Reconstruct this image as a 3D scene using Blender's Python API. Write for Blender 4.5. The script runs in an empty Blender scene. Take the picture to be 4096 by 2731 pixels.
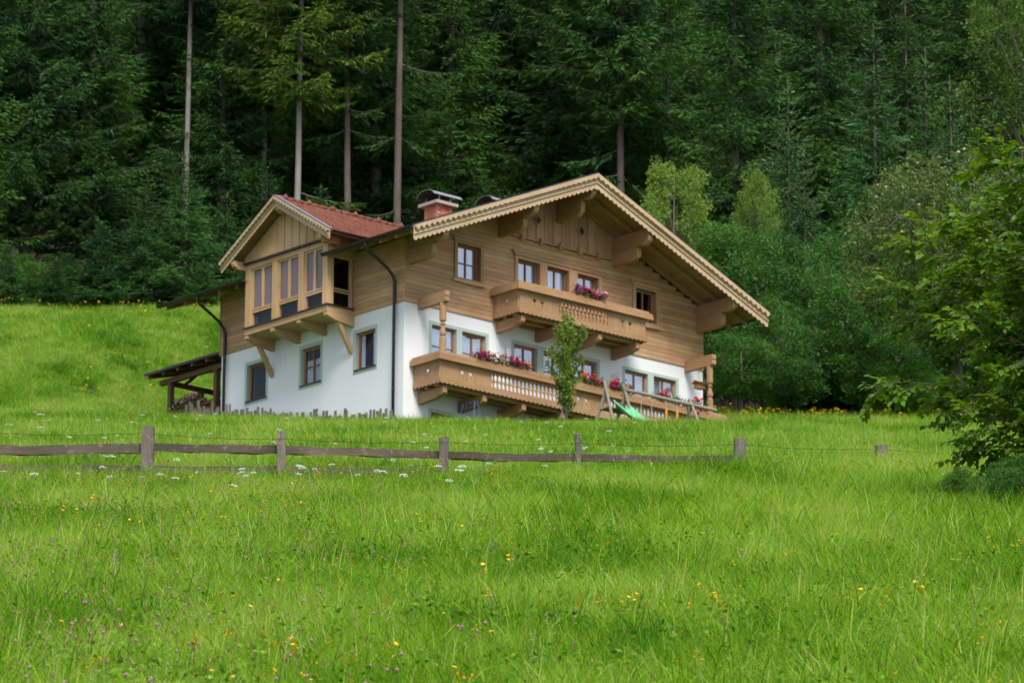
import bpy, bmesh, math, random
import numpy as np
from mathutils import Vector, Matrix
from mathutils.geometry import tessellate_polygon

random.seed(7)
rng = np.random.default_rng(11)
S = bpy.context.scene
COL = S.collection

# ---------------------------------------------------------------- camera, sky, sun, exposure
PITCH, ROLL = math.radians(14.9071), math.radians(0.2790)
cd = bpy.data.cameras.new('camera')
cam = bpy.data.objects.new('camera', cd)
COL.objects.link(cam)
S.camera = cam
cd.sensor_width = 36.0
cd.lens = 169.48
cd.clip_start, cd.clip_end = 0.5, 3000
_d = Vector((0, math.cos(PITCH), math.sin(PITCH)))
_r = Vector((1, 0, 0))
_u = Vector((0, -math.sin(PITCH), math.cos(PITCH)))
_r2 = _r * math.cos(ROLL) + _u * math.sin(ROLL)
_u2 = _u * math.cos(ROLL) - _r * math.sin(ROLL)
cam.matrix_world = Matrix(((_r2.x, _u2.x, -_d.x, 0), (_r2.y, _u2.y, -_d.y, 0), (_r2.z, _u2.z, -_d.z, 0), (0, 0, 0, 1)))
cd.dof.use_dof = True
cd.dof.focus_distance = 42.0
cd.dof.aperture_fstop = 12.0

SUN_EL, SUN_AZ = math.radians(50), math.radians(165)      # azimuth from +Y clockwise: behind the camera, to its right
world = bpy.data.worlds.new('World')
S.world = world
world.use_nodes = True
wt = world.node_tree
bg = wt.nodes['Background']
sky = wt.nodes.new('ShaderNodeTexSky')
sky.sky_type = 'NISHITA'
sky.sun_disc = False
sky.sun_elevation = SUN_EL
sky.sun_rotation = SUN_AZ
sky.dust_density = 3.0
cloud = wt.nodes.new('ShaderNodeMixRGB')                  # a bright thin overcast over the blue
cloud.inputs[0].default_value = 0.72
cloud.inputs[2].default_value = (7.9, 8.9, 10.8, 1)
wt.links.new(sky.outputs[0], cloud.inputs[1])
wt.links.new(cloud.outputs[0], bg.inputs[0])
bg.inputs[1].default_value = 0.068

sd = bpy.data.lights.new('sun', 'SUN')
sd.energy = 2.8
sd.angle = math.radians(22)
sd.color = (1.0, 0.965, 0.90)
sun = bpy.data.objects.new('sun', sd)
COL.objects.link(sun)
sdir = Vector((math.sin(SUN_AZ) * math.cos(SUN_EL), math.cos(SUN_AZ) * math.cos(SUN_EL), math.sin(SUN_EL)))
sun.rotation_euler = sdir.to_track_quat('Z', 'Y').to_euler()
sun.location = (0, 60, 90)

S.view_settings.view_transform = 'Standard'
S.view_settings.look = 'None'
S.view_settings.gamma = 1.0
S.view_settings.exposure = 0.58
S.render.engine = 'CYCLES'
S.cycles.max_bounces = 5
S.cycles.diffuse_bounces = 2
S.cycles.transmission_bounces = 3
S.cycles.glossy_bounces = 2
S.cycles.use_adaptive_sampling = True
S.cycles.adaptive_threshold = 0.02
S.cycles.adaptive_min_samples = 12
S.cycles.caustics_reflective = False
S.cycles.caustics_refractive = False
S.cycles.transparent_max_bounces = 12
S.cycles.use_denoising = True

# ---------------------------------------------------------------- helpers
TH = math.radians(41.50465)
HC = Vector((-87.1181, -103.1907, -37.1417))              # the camera seen from the house frame
def H2W(p):
    v = Vector(p) - HC
    return Vector((v.x * math.cos(TH) - v.y * math.sin(TH), v.x * math.sin(TH) + v.y * math.cos(TH), v.z))

def W2H(x, y):
    return (x * math.cos(TH) + y * math.sin(TH) + HC.x, -x * math.sin(TH) + y * math.cos(TH) + HC.y)

class G:
    def __init__(s):
        s.v, s.f = [], []
    def add(s, v, f):
        o = len(s.v)
        s.v += [tuple(a) for a in v]
        s.f += [tuple(i + o for i in a) for a in f]
        return s
    def box(s, x0, x1, y0, y1, z0, z1):
        return s.add([(x0, y0, z0), (x1, y0, z0), (x1, y1, z0), (x0, y1, z0), (x0, y0, z1), (x1, y0, z1), (x1, y1, z1), (x0, y1, z1)],
                     [(0, 3, 2, 1), (4, 5, 6, 7), (0, 1, 5, 4), (1, 2, 6, 5), (2, 3, 7, 6), (3, 0, 4, 7)])
    def prism(s, poly, ax, a0, a1):
        n = len(poly)
        mk = {'x': lambda a, u, w: (a, u, w), 'y': lambda a, u, w: (u, a, w), 'z': lambda a, u, w: (u, w, a)}[ax]
        v = [mk(a0, *p) for p in poly] + [mk(a1, *p) for p in poly]
        return s.add(v, [tuple(range(n))[::-1], tuple(range(n, 2 * n))] + [(i, (i + 1) % n, (i + 1) % n + n, i + n) for i in range(n)])
    def bar(s, a, b, w, h, up=(0, 0, 1)):
        a, b = Vector(a), Vector(b)
        d = (b - a).normalized()
        sd_ = d.cross(Vector(up)).normalized()
        u_ = sd_.cross(d).normalized()
        v = []
        for p in (a, b):
            for i, j in ((-1, -1), (1, -1), (1, 1), (-1, 1)):
                v.append(p + sd_ * (w / 2 * i) + u_ * (h / 2 * j))
        return s.add(v, [(3, 2, 1, 0), (4, 5, 6, 7), (0, 1, 5, 4), (1, 2, 6, 5), (2, 3, 7, 6), (3, 0, 4, 7)])
    def tube(s, pts, rad, n=8, cap=True):
        pts = [Vector(p) for p in pts]
        if not hasattr(rad, '__len__'):
            rad = [rad] * len(pts)
        v, f = [], []
        for i, p in enumerate(pts):
            t = (pts[min(i + 1, len(pts) - 1)] - pts[max(i - 1, 0)]).normalized()
            a = t.cross(Vector((0, 0, 1)) if abs(t.z) < .9 else Vector((1, 0, 0))).normalized()
            b = t.cross(a)
            for k in range(n):
                q = 2 * math.pi * k / n
                v.append(p + (a * math.cos(q) + b * math.sin(q)) * rad[i])
        for i in range(len(pts) - 1):
            for k in range(n):
                f.append((i * n + k, i * n + (k + 1) % n, (i + 1) * n + (k + 1) % n, (i + 1) * n + k))
        if cap:
            f += [tuple(range(n))[::-1], tuple(range((len(pts) - 1) * n, len(pts) * n))]
        return s.add(v, f)
    def lathe(s, prof, c, n=10):
        v, f = [], []
        for r, z in prof:
            for k in range(n):
                q = 2 * math.pi * k / n
                v.append((c[0] + r * math.cos(q), c[1] + r * math.sin(q), c[2] + z))
        for i in range(len(prof) - 1):
            for k in range(n):
                f.append((i * n + k, i * n + (k + 1) % n, (i + 1) * n + (k + 1) % n, (i + 1) * n + k))
        f += [tuple(range(n))[::-1], tuple(range((len(prof) - 1) * n, len(prof) * n))]
        return s.add(v, f)
    def holed(s, outer, holes, ax, a0, a1):
        """flat board or wall with cut-outs: outline and holes in the two other axes"""
        mk = {'x': lambda a, u, w: (a, u, w), 'y': lambda a, u, w: (u, a, w)}[ax]
        loops = [outer] + holes
        flat = [p for l in loops for p in l]
        tri = tessellate_polygon([[Vector((p[0], p[1], 0)) for p in l] for l in loops])
        n = len(flat)
        v = [mk(a0, *p) for p in flat] + [mk(a1, *p) for p in flat]
        f = [tuple(t) for t in tri] + [tuple(i + n for i in t[::-1]) for t in tri]
        o = 0
        for l in loops:
            k = len(l)
            f += [(o + i, o + (i + 1) % k, o + (i + 1) % k + n, o + i + n) for i in range(k)]
            o += k
        return s.add(v, f)
    def mesh(s, name, mat, smooth=False):
        me = bpy.data.meshes.new(name)
        me.from_pydata(s.v, [], s.f)
        me.materials.append(mat)
        if smooth:
            me.polygons.foreach_set('use_smooth', [True] * len(me.polygons))
        me.update()
        return me
    def build(s, name, mat, parent=None, loc=None, smooth=False, kind=None):
        return obj(name, s.mesh(name, mat, smooth), parent, loc, kind)

def obj(name, me, parent=None, loc=None, kind=None):
    o = bpy.data.objects.new(name, me)
    COL.objects.link(o)
    if parent:
        o.parent = parent
    if loc is not None:
        o.location = loc
    if kind:
        o['kind'] = kind
    return o

def tag(o, label, cat, group=None):
    o['label'], o['category'] = label, cat
    if group:
        o['group'] = group
    return o

def empty(name, loc, rz=0, label=None, cat=None, group=None):
    o = bpy.data.objects.new(name, None)
    COL.objects.link(o)
    o.location = loc
    o.rotation_euler = (0, 0, rz)
    o.empty_display_size = 0.3
    if label:
        tag(o, label, cat, group)
    return o

def npmesh(name, V, F, mat, attr=None, smooth=False):
    """V (n,3) array, F (m,k) array of quads or triangles, attr: per-vertex grey value called shade"""
    me = bpy.data.meshes.new(name)
    V = np.asarray(V, np.float32)
    F = np.asarray(F, np.int32)
    me.vertices.add(len(V))
    me.vertices.foreach_set('co', V.ravel())
    k = F.shape[1]
    me.loops.add(F.size)
    me.loops.foreach_set('vertex_index', F.ravel())
    me.polygons.add(len(F))
    me.polygons.foreach_set('loop_start', np.arange(0, F.size, k, dtype=np.int32))
    if smooth:
        me.polygons.foreach_set('use_smooth', np.ones(len(F), bool))
    if attr is not None:
        a = me.attributes.new('shade', 'FLOAT', 'POINT')
        a.data.foreach_set('value', np.asarray(attr, np.float32))
    me.materials.append(mat)
    me.update(calc_edges=True)
    return me

# ---------------------------------------------------------------- materials
def newmat(name):
    m = bpy.data.materials.new(name)
    m.use_nodes = True
    return m, m.node_tree, m.node_tree.nodes['Principled BSDF']

def N(nt, t, **kw):
    n = nt.nodes.new(t)
    for k, v in kw.items():
        if k.startswith('i_'):
            key = k[2:]
            n.inputs[int(key) if key.isdigit() else key].default_value = v
        else:
            setattr(n, k, v)
    return n

def math_(nt, op, a, b, c=None):
    n = N(nt, 'ShaderNodeMath', operation=op)
    for i, x in enumerate((a, b) if c is None else (a, b, c)):
        if isinstance(x, (int, float)):
            n.inputs[i].default_value = x
        else:
            nt.links.new(x, n.inputs[i])
    return n.outputs[0]

def noise(nt, vec, scale, detail=4, rough=.6):
    n = N(nt, 'ShaderNodeTexNoise', i_Scale=scale, i_Detail=detail, i_Roughness=rough)
    if vec is not None:
        nt.links.new(vec, n.inputs['Vector'])
    return n.outputs['Fac']

def wood(name, col, axis='x', rough=.62, var=.30, grain=.45, blotch=.3, bump=.15):
    m, nt, p = newmat(name)
    tc = N(nt, 'ShaderNodeTexCoord')
    mp = N(nt, 'ShaderNodeMapping')
    sc = {'x': (1.3, 22, 22), 'y': (22, 1.3, 22), 'z': (22, 22, 1.3)}[axis]
    mp.inputs['Scale'].default_value = sc
    info = N(nt, 'ShaderNodeObjectInfo')
    off = N(nt, 'ShaderNodeVectorMath', operation='SCALE', i_3=0.0)
    cmb = N(nt, 'ShaderNodeCombineXYZ')
    for i in range(3):
        nt.links.new(math_(nt, 'MULTIPLY', info.outputs['Random'], 37.0 + 11 * i), cmb.inputs[i])
    ad = N(nt, 'ShaderNodeVectorMath', operation='ADD')
    nt.links.new(tc.outputs['Object'], mp.inputs['Vector'])
    nt.links.new(mp.outputs[0], ad.inputs[0])
    nt.links.new(cmb.outputs[0], ad.inputs[1])
    g = noise(nt, ad.outputs[0], 1.0, 5, .65)
    b = noise(nt, tc.outputs['Object'], .9, 3, .6)
    v = math_(nt, 'MULTIPLY_ADD', g, grain * 1.6, 1 - grain * .8)
    v = math_(nt, 'MULTIPLY', v, math_(nt, 'MULTIPLY_ADD', b, blotch * 1.6, 1 - blotch * .8))
    v = math_(nt, 'MULTIPLY', v, math_(nt, 'MULTIPLY_ADD', info.outputs['Random'], var, 1 - var / 2))
    hs = N(nt, 'ShaderNodeHueSaturation', i_Color=(*col, 1))
    nt.links.new(v, hs.inputs['Value'])
    nt.links.new(math_(nt, 'MULTIPLY_ADD', b, -.35, 1.17), hs.inputs['Saturation'])
    nt.links.new(hs.outputs[0], p.inputs['Base Color'])
    p.inputs['Roughness'].default_value = rough
    p.inputs['Specular IOR Level'].default_value = .3
    bp = N(nt, 'ShaderNodeBump', i_Strength=bump, i_Distance=.01)
    nt.links.new(g, bp.inputs['Height'])
    nt.links.new(bp.outputs[0], p.inputs['Normal'])
    return m

def paint(name, col, rough=.5, metal=0.0, var=.12, scale=3.0, spec=.4, bump=0.0, bscale=40):
    m, nt, p = newmat(name)
    tc = N(nt, 'ShaderNodeTexCoord')
    b = noise(nt, tc.outputs['Object'], scale, 5, .65)
    info = N(nt, 'ShaderNodeObjectInfo')
    v = math_(nt, 'MULTIPLY', math_(nt, 'MULTIPLY_ADD', b, var * 2, 1 - var), math_(nt, 'MULTIPLY_ADD', info.outputs['Random'], var, 1 - var / 2))
    hs = N(nt, 'ShaderNodeHueSaturation', i_Color=(*col, 1))
    nt.links.new(v, hs.inputs['Value'])
    nt.links.new(hs.outputs[0], p.inputs['Base Color'])
    p.inputs['Roughness'].default_value = rough
    p.inputs['Metallic'].default_value = metal
    p.inputs['Specular IOR Level'].default_value = spec
    if bump:
        bp = N(nt, 'ShaderNodeBump', i_Strength=bump, i_Distance=.02)
        nt.links.new(noise(nt, tc.outputs['Object'], bscale, 4, .6), bp.inputs['Height'])
        nt.links.new(bp.outputs[0], p.inputs['Normal'])
    return m

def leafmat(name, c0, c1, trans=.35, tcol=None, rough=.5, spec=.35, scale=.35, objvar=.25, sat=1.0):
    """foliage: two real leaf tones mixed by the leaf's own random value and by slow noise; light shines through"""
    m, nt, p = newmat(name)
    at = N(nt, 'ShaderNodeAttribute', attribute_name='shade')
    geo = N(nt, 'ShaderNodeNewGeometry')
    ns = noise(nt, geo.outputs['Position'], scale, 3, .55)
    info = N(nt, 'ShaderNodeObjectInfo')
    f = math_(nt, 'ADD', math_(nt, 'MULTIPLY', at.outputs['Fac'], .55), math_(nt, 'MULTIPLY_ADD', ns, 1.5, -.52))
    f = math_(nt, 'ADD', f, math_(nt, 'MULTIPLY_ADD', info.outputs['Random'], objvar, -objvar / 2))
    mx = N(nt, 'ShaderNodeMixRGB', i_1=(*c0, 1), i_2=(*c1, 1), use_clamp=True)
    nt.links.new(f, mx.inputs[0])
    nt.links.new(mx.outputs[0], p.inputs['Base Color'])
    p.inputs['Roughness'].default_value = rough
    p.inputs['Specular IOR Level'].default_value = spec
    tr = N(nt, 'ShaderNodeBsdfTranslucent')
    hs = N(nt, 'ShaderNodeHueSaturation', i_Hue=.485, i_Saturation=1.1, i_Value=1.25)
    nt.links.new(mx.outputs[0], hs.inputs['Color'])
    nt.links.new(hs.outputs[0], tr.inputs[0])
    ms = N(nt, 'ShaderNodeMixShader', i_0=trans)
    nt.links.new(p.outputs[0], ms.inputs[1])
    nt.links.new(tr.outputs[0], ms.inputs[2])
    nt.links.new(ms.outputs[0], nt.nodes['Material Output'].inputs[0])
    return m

def glassmat(name, tint=(.9, .95, 1.0), refl=.0):
    m, nt, p = newmat(name)
    nt.nodes.remove(p)
    tr = N(nt, 'ShaderNodeBsdfTransparent', i_0=(*tint, 1))
    gl = N(nt, 'ShaderNodeBsdfGlossy', i_0=(1, 1, 1, 1), i_1=.02)
    lw = N(nt, 'ShaderNodeLayerWeight', i_0=.5)
    rf = math_(nt, 'MULTIPLY_ADD', math_(nt, 'POWER', lw.outputs['Facing'], 4.0), .55, .035 + refl)
    ms = N(nt, 'ShaderNodeMixShader')
    nt.links.new(rf, ms.inputs[0])
    nt.links.new(tr.outputs[0], ms.inputs[1])
    nt.links.new(gl.outputs[0], ms.inputs[2])
    nt.links.new(ms.outputs[0], nt.nodes['Material Output'].inputs[0])
    return m

M = {}
WOODC = (.49, .285, .148)
M['clad_x'] = wood('wood_cladding', WOODC, 'x', var=.40, blotch=.45)
M['clad_y'] = wood('wood_cladding_side', WOODC, 'y', var=.34)
M['clad_z'] = wood('wood_boards', (.44, .255, .135), 'z', var=.28)
M['balc_x'] = wood('balcony_wood', (.375, .215, .105), 'x', var=.2)
M['balc_y'] = wood('balcony_wood_side', (.375, .215, .105), 'y', var=.2)
M['balc_z'] = wood('balcony_boards', (.385, .225, .11), 'z', var=.24)
M['rake'] = wood('rake_board_wood', (.52, .37, .22), 'x', var=.12, grain=.25)
M['bay_z'] = wood('bay_wood', (.55, .345, .175), 'z', var=.14, grain=.25)
M['bay_y'] = wood('bay_wood_rail', (.53, .33, .165), 'y', var=.14, grain=.25)
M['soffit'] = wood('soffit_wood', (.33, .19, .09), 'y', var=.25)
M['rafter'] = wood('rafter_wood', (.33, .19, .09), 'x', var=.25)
M['porch'] = wood('porch_wood', (.155, .082, .042), 'z', var=.25)
M['frame'] = wood('window_wood', (.36, .16, .075), 'z', var=.15, grain=.2)
def rendermat():
    m, nt, p = newmat('white_render')
    tc = N(nt, 'ShaderNodeTexCoord')
    mp = N(nt, 'ShaderNodeMapping')
    mp.inputs['Scale'].default_value = (3.2, 3.2, .35)
    nt.links.new(tc.outputs['Object'], mp.inputs['Vector'])
    streak = noise(nt, mp.outputs[0], 1.6, 5, .7)
    cloudy = noise(nt, tc.outputs['Object'], .9, 4, .6)
    rp = N(nt, 'ShaderNodeValToRGB')
    rp.color_ramp.elements[0].position = .28
    rp.color_ramp.elements[0].color = (.72, .715, .70, 1)
    rp.color_ramp.elements[1].position = .55
    rp.color_ramp.elements[1].color = (.82, .825, .835, 1)
    nt.links.new(math_(nt, 'MULTIPLY_ADD', streak, .55, math_(nt, 'MULTIPLY', cloudy, .62)), rp.inputs[0])
    nt.links.new(rp.outputs[0], p.inputs['Base Color'])
    p.inputs['Roughness'].default_value = .88
    p.inputs['Specular IOR Level'].default_value = .2
    bp = N(nt, 'ShaderNodeBump', i_Strength=.15, i_Distance=.02)
    nt.links.new(noise(nt, tc.outputs['Object'], 60, 4, .6), bp.inputs['Height'])
    nt.links.new(bp.outputs[0], p.inputs['Normal'])
    return m
M['render'] = rendermat()
M['green'] = paint('pale_green_render', (.46, .545, .485), .85, var=.05, spec=.2)
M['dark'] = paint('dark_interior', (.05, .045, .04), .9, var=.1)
M['metal'] = paint('dark_gutter_metal', (.035, .035, .042), .38, metal=.3, var=.15, spec=.5)
M['sill'] = paint('dark_sill_metal', (.045, .032, .03), .45, metal=.2, var=.1)
M['flash'] = paint('grey_flashing', (.42, .44, .48), .35, metal=.7, var=.1)
M['hood'] = paint('chimney_hood_metal', (.30, .29, .29), .45, metal=.5, var=.25, scale=5)
M['slab'] = paint('chimney_slab_concrete', (.38, .35, .29), .85, var=.12, scale=4, bump=.2)
M['mortar'] = paint('mortar', (.42, .30, .24), .9, var=.1)
M['tile'] = paint('clay_tile', (.195, .075, .048), .75, var=.35, scale=2.5, spec=.12)
M['glass'] = glassmat('window_glass', refl=.30)
M['glassdark'] = glassmat('bay_window_glass', tint=(.84, .85, .88), refl=-.026)
M['curtain'] = paint('white_curtain', (.80, .84, .92), .9, var=.03, scale=2)
M['blind'] = paint('brown_blind', (.46, .32, .30), .8, var=.06, scale=3)
M['white'] = paint('white_lacquer', (.75, .76, .78), .4, var=.05)

def brickmat():
    m, nt, p = newmat('chimney_brick')
    info = N(nt, 'ShaderNodeObjectInfo')
    rp = N(nt, 'ShaderNodeValToRGB')
    rp.color_ramp.elements[0].color = (.34, .085, .045, 1)
    rp.color_ramp.elements[1].color = (.55, .18, .085, 1)
    nt.links.new(info.outputs['Random'], rp.inputs[0])
    nt.links.new(rp.outputs[0], p.inputs['Base Color'])
    p.inputs['Roughness'].default_value = .85
    return m
M['brick'] = brickmat()

# ---------------------------------------------------------------- terrain
def sstep(t):
    t = np.clip(t, 0, 1)
    return t * t * (3 - 2 * t)

_wv = [(rng.uniform(0, 2 * math.pi), rng.uniform(0, 2 * math.pi)) for _ in range(24)]
def wav(x, y, wl, k0, n=5):
    o = 0
    for i in range(n):
        a, ph = _wv[(k0 + i) % 24]
        o = o + np.sin((x * math.cos(a) + y * math.sin(a)) * 2 * math.pi / (wl * (.7 + .15 * i)) + ph)
    return o / n

def gz(x, y):
    x, y = np.asarray(x, float), np.asarray(y, float)
    z = -1.77 + .26 * y
    x0 = -9 + 12 * np.clip((y - 150) / 22, 0, 1)
    z = z + 3.9 * sstep((y - 130) / 45) * sstep((x0 - x) / 9)
    z = z + .24 * np.maximum(y - 180, 0)
    z = z + (.06 * sstep((x + 1) / 4) + .11 * sstep((x - 1.5) / 3)) * np.exp(-((y - 67) / 4.5) ** 2) - .13 * np.exp(-((y - 69) / 7) ** 2) * sstep((2 - x) / 3)
    z = z + .075 * wav(x, y, 7.5, 0) * np.clip((y - 10) / 15, 0, 1) + .12 * wav(x, y, 19, 7) * sstep((y - 85) / 20) * sstep((130 - y) / 15)
    return z

def gzf(x, y):
    return float(gz(x, y))
# ---------------------------------------------------------------- ground
def make_ground():
    xs = np.concatenate([np.arange(-400, -60, 20.), np.arange(-60, 60, 1.0), np.arange(60, 401, 20.)])
    ys = np.concatenate([np.arange(-200, 15, 8.), np.arange(15, 215, .8), np.arange(215, 320, 6.), np.arange(320, 900, 40.)])
    X, Y = np.meshgrid(xs, ys)
    Z = gz(X, Y)
    V = np.stack([X, Y, Z], -1).reshape(-1, 3)
    nx, ny = len(xs), len(ys)
    i, j = np.meshgrid(np.arange(nx - 1), np.arange(ny - 1))
    a = (j * nx + i).ravel()
    F = np.stack([a, a + 1, a + 1 + nx, a + nx], -1)
    m, nt, p = newmat('meadow_soil')
    geo = N(nt, 'ShaderNodeNewGeometry')
    n1 = noise(nt, geo.outputs['Position'], .6, 5)
    mx = N(nt, 'ShaderNodeMixRGB', i_1=(.045, .085, .014, 1), i_2=(.10, .155, .026, 1))
    nt.links.new(n1, mx.inputs[0])
    nt.links.new(mx.outputs[0], p.inputs['Base Color'])
    p.inputs['Roughness'].default_value = .95
    me = npmesh('meadow', V, F, m, smooth=True)
    m2 = paint('forest_soil', (.040, .030, .018), .95, var=.4, scale=.8)
    me.materials.append(m2)
    cy = V[F].mean(1)
    edge = 176 - 9 * np.clip((cy[:, 0] + 4) / 12, 0, 1)
    me.polygons.foreach_set('material_index', (cy[:, 1] > edge).astype(np.int32))
    o = obj('meadow', me)
    o['kind'] = 'structure'
make_ground()

# ---------------------------------------------------------------- the chalet
HZ = 3.75
L, W = 8.54, 12.0
chalet = empty('chalet', H2W((0, 0, -HZ)), TH, 'two-storey timber and white plaster chalet with balconies on the meadow slope', 'house')
def hp(g, name, mat, parent=None, smooth=False, kind=None):
    if parent is None:
        return g.build(name, M[mat] if isinstance(mat, str) else mat, chalet, (0, 0, HZ), smooth, kind)
    return g.build(name, M[mat] if isinstance(mat, str) else mat, parent, None, smooth, kind)
def hshare(name, me, loc, rot=(0, 0, 0), parent=None):
    o = obj(name, me, parent or chalet, Vector(loc) + (Vector((0, 0, HZ)) if parent is None else Vector((0, 0, 0))))
    o.rotation_euler = rot
    return o
def rect(a0, a1, b0, b1):
    return [(a0, b0), (a1, b0), (a1, b1), (a0, b1)]
XA, ZA, SL = 5.96, 4.68, .42
def zt(x):
    return ZA - SL * abs(x - XA)

LOWWIN = [(1.06, 2.03), (2.23, 3.17), (4.27, 5.20), (5.45, 6.37), (6.66, 7.60), (8.74, 9.70), (9.93, 10.88)]
LW = [(1.28, 2.18), (3.79, 4.70), (6.36, 7.28)]
UPWIN = [(1.97, 2.87, 1.09, 2.13), (4.34, 5.22, 1.10, 2.10), (5.51, 6.39, 1.10, 2.10), (6.73, 7.60, 1.10, 2.10), (9.13, 9.97, 1.10, 2.10)]
BASEWIN = (1.06, 1.98, -4.3, -3.13)
ring = lambda a0, a1, b0, b1: rect(a0, a1, b0, b1)
hp(G().holed(rect(0, W, -6.5, 0), [rect(a, b, -1.6, -.5) for a, b in LOWWIN] + [rect(*BASEWIN)], 'y', 0, .3), 'plaster_wall', 'render')
hp(G().holed(rect(.3, L, -6.5, 0), [rect(a, b, -1.67, -.55) for a, b in LW], 'x', 0, .3), 'plaster_wall', 'render')
hp(G().box(W - .3, W, .3, L, -6.5, 0), 'plaster_wall', 'render')
hp(G().box(.3, W - .3, L - .3, L, -6.5, 0), 'plaster_wall', 'render')
hp(G().box(.3, W - .3, .3, L - .3, -.12, -.02), 'floor_slab', 'dark')
gab = [(0, 0), (W, 0), (W, zt(W) - .25), (XA, ZA - .25), (0, zt(0) - .25)]
hp(G().holed(gab, [rect(a, b, c, d) for a, b, c, d in UPWIN], 'y', .004, .3), 'timber_wall', 'clad_z')
hp(G().prism(gab, 'y', L - .3, L), 'timber_wall', 'clad_z')
hp(G().holed(rect(.3, L - .3, 0.001, zt(0) - .25), [rect(2.45, 5.9, .2, 1.85)], 'x', .004, .3), 'timber_wall', 'clad_z')
hp(G().box(W - .3, W + .03, .3, L - .3, 0.001, zt(W) - .25), 'timber_wall', 'clad_y')

# horizontal cladding planks
def plank_x(x0, x1, z0, z1):
    pr = [(.003, z0), (-.034, z0 + .001), (-.042, z0 + .008), (-.042, z1 - .006), (-.034, z1 - .001), (.003, z1)]
    return G().prism(pr, 'x', x0, x1)
def plank_y(y0, y1, z0, z1):
    pr = [(.003, z0), (-.034, z0 + .001), (-.042, z0 + .008), (-.042, z1 - .006), (-.034, z1 - .001), (.003, z1)]
    g = G().prism(pr, 'y', y0, y1)
    return g
def minus(segs, a, b):
    o = []
    for s0, s1 in segs:
        if b <= s0 or a >= s1:
            o.append((s0, s1))
        else:
            if a > s0 + .03: o.append((s0, a))
            if b < s1 - .03: o.append((b, s1))
    return o
def butt(s0, s1):
    """break a long run into planks at uneven butt joints"""
    out, a = [], s0
    while s1 - a > 4.2:
        b = a + random.uniform(1.9, 3.9)
        out.append((a, b - .002)); a = b
    out.append((a, s1))
    return out
PH = .137
CASE = [(1.86, 2.98, 1.0, 2.2), (4.23, 7.72, 1.0, 2.2), (9.01, 10.10, 1.0, 2.2)]
z = 0.0
while z < 4.2:
    z1 = z + PH
    lo, hi = 0.0, W
    if z1 > zt(0) - .16:
        lo = (z1 + .16 - zt(0)) / SL
        hi = W - (z1 + .16 - zt(W)) / SL
    if hi - lo < .4:
        break
    segs = [(lo, hi)]
    for a, b, c, d in CASE:
        if z1 > c + .02 and z < d - .02:
            segs = minus(segs, a, b)
    if z1 > 2.78:
        segs = minus(segs, 3.70, 8.28)
    for a, b in segs:
        for c, d in butt(a, b):
            if d - c > .05:
                hp(plank_x(c, d, z, z1), 'plank', 'clad_x')
    z = z1
z = 0.0
while z < zt(0) - .3:
    z1 = z + PH
    segs = [(-.042, L)]
    if z1 > -.02:
        segs = minus(segs, 2.27, 6.10)
    for a, b in segs:
        for c, d in butt(a, b):
            hp(plank_y(max(c, -.040), d, z, z1), 'plank', 'clad_y')
    z = z1
hp(G().box(-.06, .10, L, L + .05, 0, 1.9), 'corner_board', 'clad_z')

# vertical boards in the gable peak, moulding, corbels, diamond vents
bx = 3.72
k = 0
while bx < 8.27:
    b1 = min(bx + .345, 8.29)
    tops = [(bx + .004, zt(bx) - .16), (b1 - .004, zt(b1) - .16)]
    poly = [(bx + .004, 2.82), (b1 - .004, 2.82)] + tops[::-1]
    if bx < XA < b1:
        poly = [(bx + .004, 2.82), (b1 - .004, 2.82), tops[1], (XA, ZA - .16), tops[0]]
    if min(t[1] for t in tops) > 2.86:
        hp(G().prism(poly, 'y', -.05, .002), 'board', 'clad_z')
        hp(G().prism([(b1 - .028, 2.82), (b1 + .028, 2.82), (b1 + .028, zt(b1 + .028) - .17), (b1 - .028, zt(b1 - .028) - .17)], 'y', -.075, -.051), 'batten', 'clad_z')
    bx = b1
hp(G().box(3.66, 8.32, -.085, .002, 2.775, 2.818), 'moulding', 'clad_x')
hp(G().box(3.62, 8.36, -.06, .002, 2.66, 2.70), 'moulding', 'clad_x')
for cx in (4.50, 5.26, 6.03, 6.80, 7.57):
    hp(G().prism([(0, 2.64), (-.13, 2.70), (-.19, 2.78), (-.19, 2.87), (0, 2.87)], 'x', cx - .075, cx + .075), 'corbel', 'clad_z')
for cx in (5.10, 6.88):
    d_ = hp(G().holed([(cx, 3.24), (cx + .20, 3.44), (cx, 3.64), (cx - .20, 3.44)], [[(cx, 3.29), (cx + .15, 3.44), (cx, 3.59), (cx - .15, 3.44)]], 'y', -.11, -.05), 'diamond_vent', 'clad_z')
    hp(G().prism([(cx, 3.285), (cx + .155, 3.44), (cx, 3.595), (cx - .155, 3.44)], 'y', -.075, -.049), 'vent_dark_panel', 'dark', d_)  # flat dark panel in place of the shade inside the diamond hole

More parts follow.
